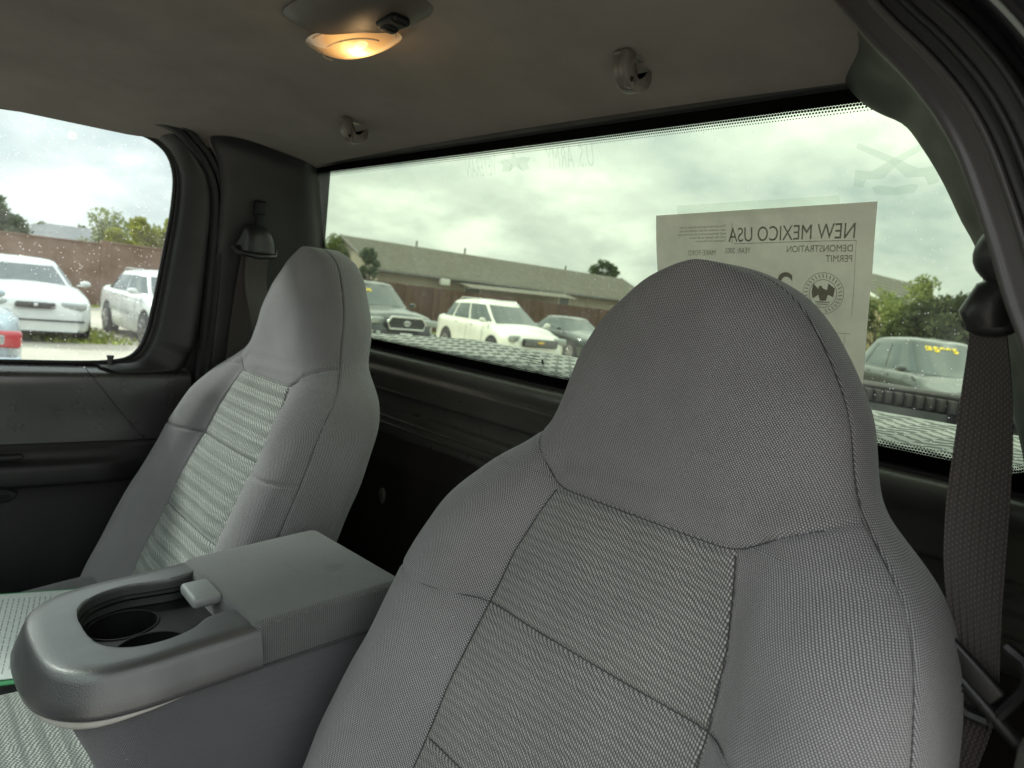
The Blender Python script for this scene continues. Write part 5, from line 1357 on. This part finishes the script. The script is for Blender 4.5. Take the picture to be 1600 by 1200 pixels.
def price(body_, k, r_, q=.0, v0=.80, size=.14, sd=1):
    me_ = text_mesh(body_, size, bold=.007, spacing=1.12, align='LEFT'); n_ = len(me_.vertices); a = np.empty(n_*3); me_.vertices.foreach_get('co', a); a = a.reshape(-1, 3); out = []
    gh = k['gh']
    for x_, y_, _ in a:
        yy = q+x_; v_ = v0+y_/(k['H']-1.0)*.8
        qs = np.linspace(0, .24, 60); Y = np.array([gh(w_, v_)[1] for w_ in qs]); j = int(np.argmin(np.abs(Y-abs(yy)))); X, _, Z = gh(qs[j], v_)
        out.append((X+.018, yy, Z+.008))
    me_.vertices.foreach_set('co', np.array(out, dtype=np.float32).ravel()); me_.update(); return obj('price_sticker', me_, YELLOW, r_)
def feat_taco(r_, k):
    fb = k['fbox']
    hexo = [(-.50, .02), (-.40, .15), (.40, .15), (.50, .02), (.44, -.13), (-.44, -.13)]
    mb = MB(); mb.tube([(.05, y, .86+z) for y, z in hexo+hexo[:2]], .028, 8); obj('grille_surround', mb.me('grille_surround'), CHROME, r_)
    mb = MB(); mb.add([(.045, y, .86+z) for y, z in hexo], [tuple(range(6))]); 
    obj('grille', mb.me('grille', False), DARKP, r_)
    mb = MB()
    for q in (-.08, -.03, .03, .08): mb.box((.05, 0, .86+q), (.012, .84, .012))
    obj('grille_bar', mb.me('grille_bar', False), simple('grey_bar', (.09, .10, .10), .4), r_)
    mb = MB(); mb.tube([(.07, .085*cos(a), .87+.055*sin(a)) for a in np.linspace(0, 2*pi, 25)], .010, 6); mb.tube([(.07, .035*cos(a), .875+.045*sin(a)) for a in np.linspace(0, 2*pi, 25)], .008, 6); mb.tube([(.07, .06*cos(a), .895+.018*sin(a)) for a in np.linspace(0, 2*pi, 25)], .008, 6)
    obj('badge', mb.me('badge'), CHROME, r_)
    fb('bumper', 0, .54, 1.72, .26, DARKP, .06, bev=.06, d_=.2); fb('plate', 0, .56, .32, .15, PLATEM, .075, bev=.01)
    for sd in (-1, 1):
        fb('headlight', sd*.72, .90, .36, .16, HEADL, -.03, bev=.04, R_=np.array(Matrix.Rotation(-sd*rad(20), 3, 'Z')), d_=.18)
        fb('fog_lamp', sd*.72, .60, .12, .12, HEADL, .075, bev=.05)
    price('$16995', k, r_, -.70, .70, .16)
def feat_rc(r_, k):
    fb = k['fbox']
    fb('grille', 0, .70, .80, .16, DARKP, .03, bev=.05); fb('lower_intake', 0, .38, 1.1, .18, DARKP, .0, bev=.05)
    for sd in (-1, 1):
        h_ = fb('headlight', sd*.66, .80, .42, .20, HEADL, -.06, bev=.06, R_=np.array(Matrix.Rotation(-sd*rad(28), 3, 'Z')), d_=.22)
        obj('indicator', MB().box((-.045, sd*.74, .79), (.20, .16, .10), np.array(Matrix.Rotation(-sd*rad(38), 3, 'Z')), bev=.04).me('indicator'), AMBER, h_)
    price('$5995', k, r_, -.42, .78, .19)
def feat_tail(r_, k):
    L = k['L']
    for sd in (-1, 1):
        tl = MB(); tl.box((-L+.055, sd*.60, .745), (.16, .46, .155), np.array(Matrix.Rotation(sd*rad(12), 3, 'Z')), bev=.03); lo_ = obj('tail_light', tl.me('tail_light'), TAILR, r_)
        tl = MB(); tl.box((-L+.04, sd*.66, .745), (.165, .10, .10), np.array(Matrix.Rotation(sd*rad(12), 3, 'Z')), bev=.02); obj('reverse_light', tl.me('reverse_light'), HEADL, lo_)
    obj('rear_bumper', MB().box((-L+.0, 0, .50), (.16, 1.66, .20), bev=.05).me('rear_bumper'), k['pt'], r_)
    obj('bumper_strip', MB().box((-L-.085, 0, .55), (.02, 1.5, .03), bev=.008).me('bumper_strip'), CHROME, r_)
car('parked_car', 'white older sedan facing us in front of the brown block wall', -14.0, 1.62, rad(-2), SILV, 4.9, 1.86, 1.44, (.72, .92), .95, 1.0, .27, .44, .72, .86, .20, .32, kind='sedan', feat=feat_sedan, trim=None)
car('parked_car', 'silver station wagon with roof rails by the window post', -13.35, 4.25, rad(1), SILV, 4.45, 1.72, 1.44, (.70, .93), .94, 1.0, .23, .42, .89, .998, .20, .31, kind='wagon', drop=.09, feat=feat_wagon)
car('parked_car', 'pale blue sedan at the lower left window corner, only its tail showing', -12.05, -.28, rad(180), SILB, 4.8, 1.78, 1.40, (.74, .94), .93, .98, .27, .44, .70, .84, .20, .31, kind='sedan', feat=feat_tail)
car('parked_truck', 'graphite pickup with hexagonal grille and yellow windshield price', -14.1, 9.15, rad(-6), GRAPH, 5.3, 1.89, 1.80, (.98, 1.14), 1.20, 1.10, .25, .38, .56, .62, .30, .38, kind='pickup', feat=feat_taco, cat='pickup truck', trim=None)
car('parked_car', 'white suv with roof rails and gold badge in the middle of the rear window', -12.5, 12.1, rad(-12), WHITE, 4.75, 1.84, 1.70, (.82, 1.04), 1.08, 1.12, .21, .42, .91, .998, .22, .36, kind='suv', drop=.13, feat=feat_suv, cat='suv')
car('parked_car', 'dark sedan behind the white suv, beside the driver headrest', -14.9, 17.4, rad(-14), DGRN, 4.7, 1.80, 1.44, (.74, .94), .96, 1.0, .27, .44, .72, .86, .20, .32, kind='sedan', feat=feat_wagon if False else feat_sedan)
car('parked_car', 'dark green suv with yellow price on its windshield, right of the permit', -2.79, 12.97, rad(-46), DGRN, 4.5, 1.80, 1.76, (.84, 1.05), 1.10, 1.12, .21, .41, .86, .98, .22, .36, drop=.10, kind='suv', feat=feat_rc, cat='suv')
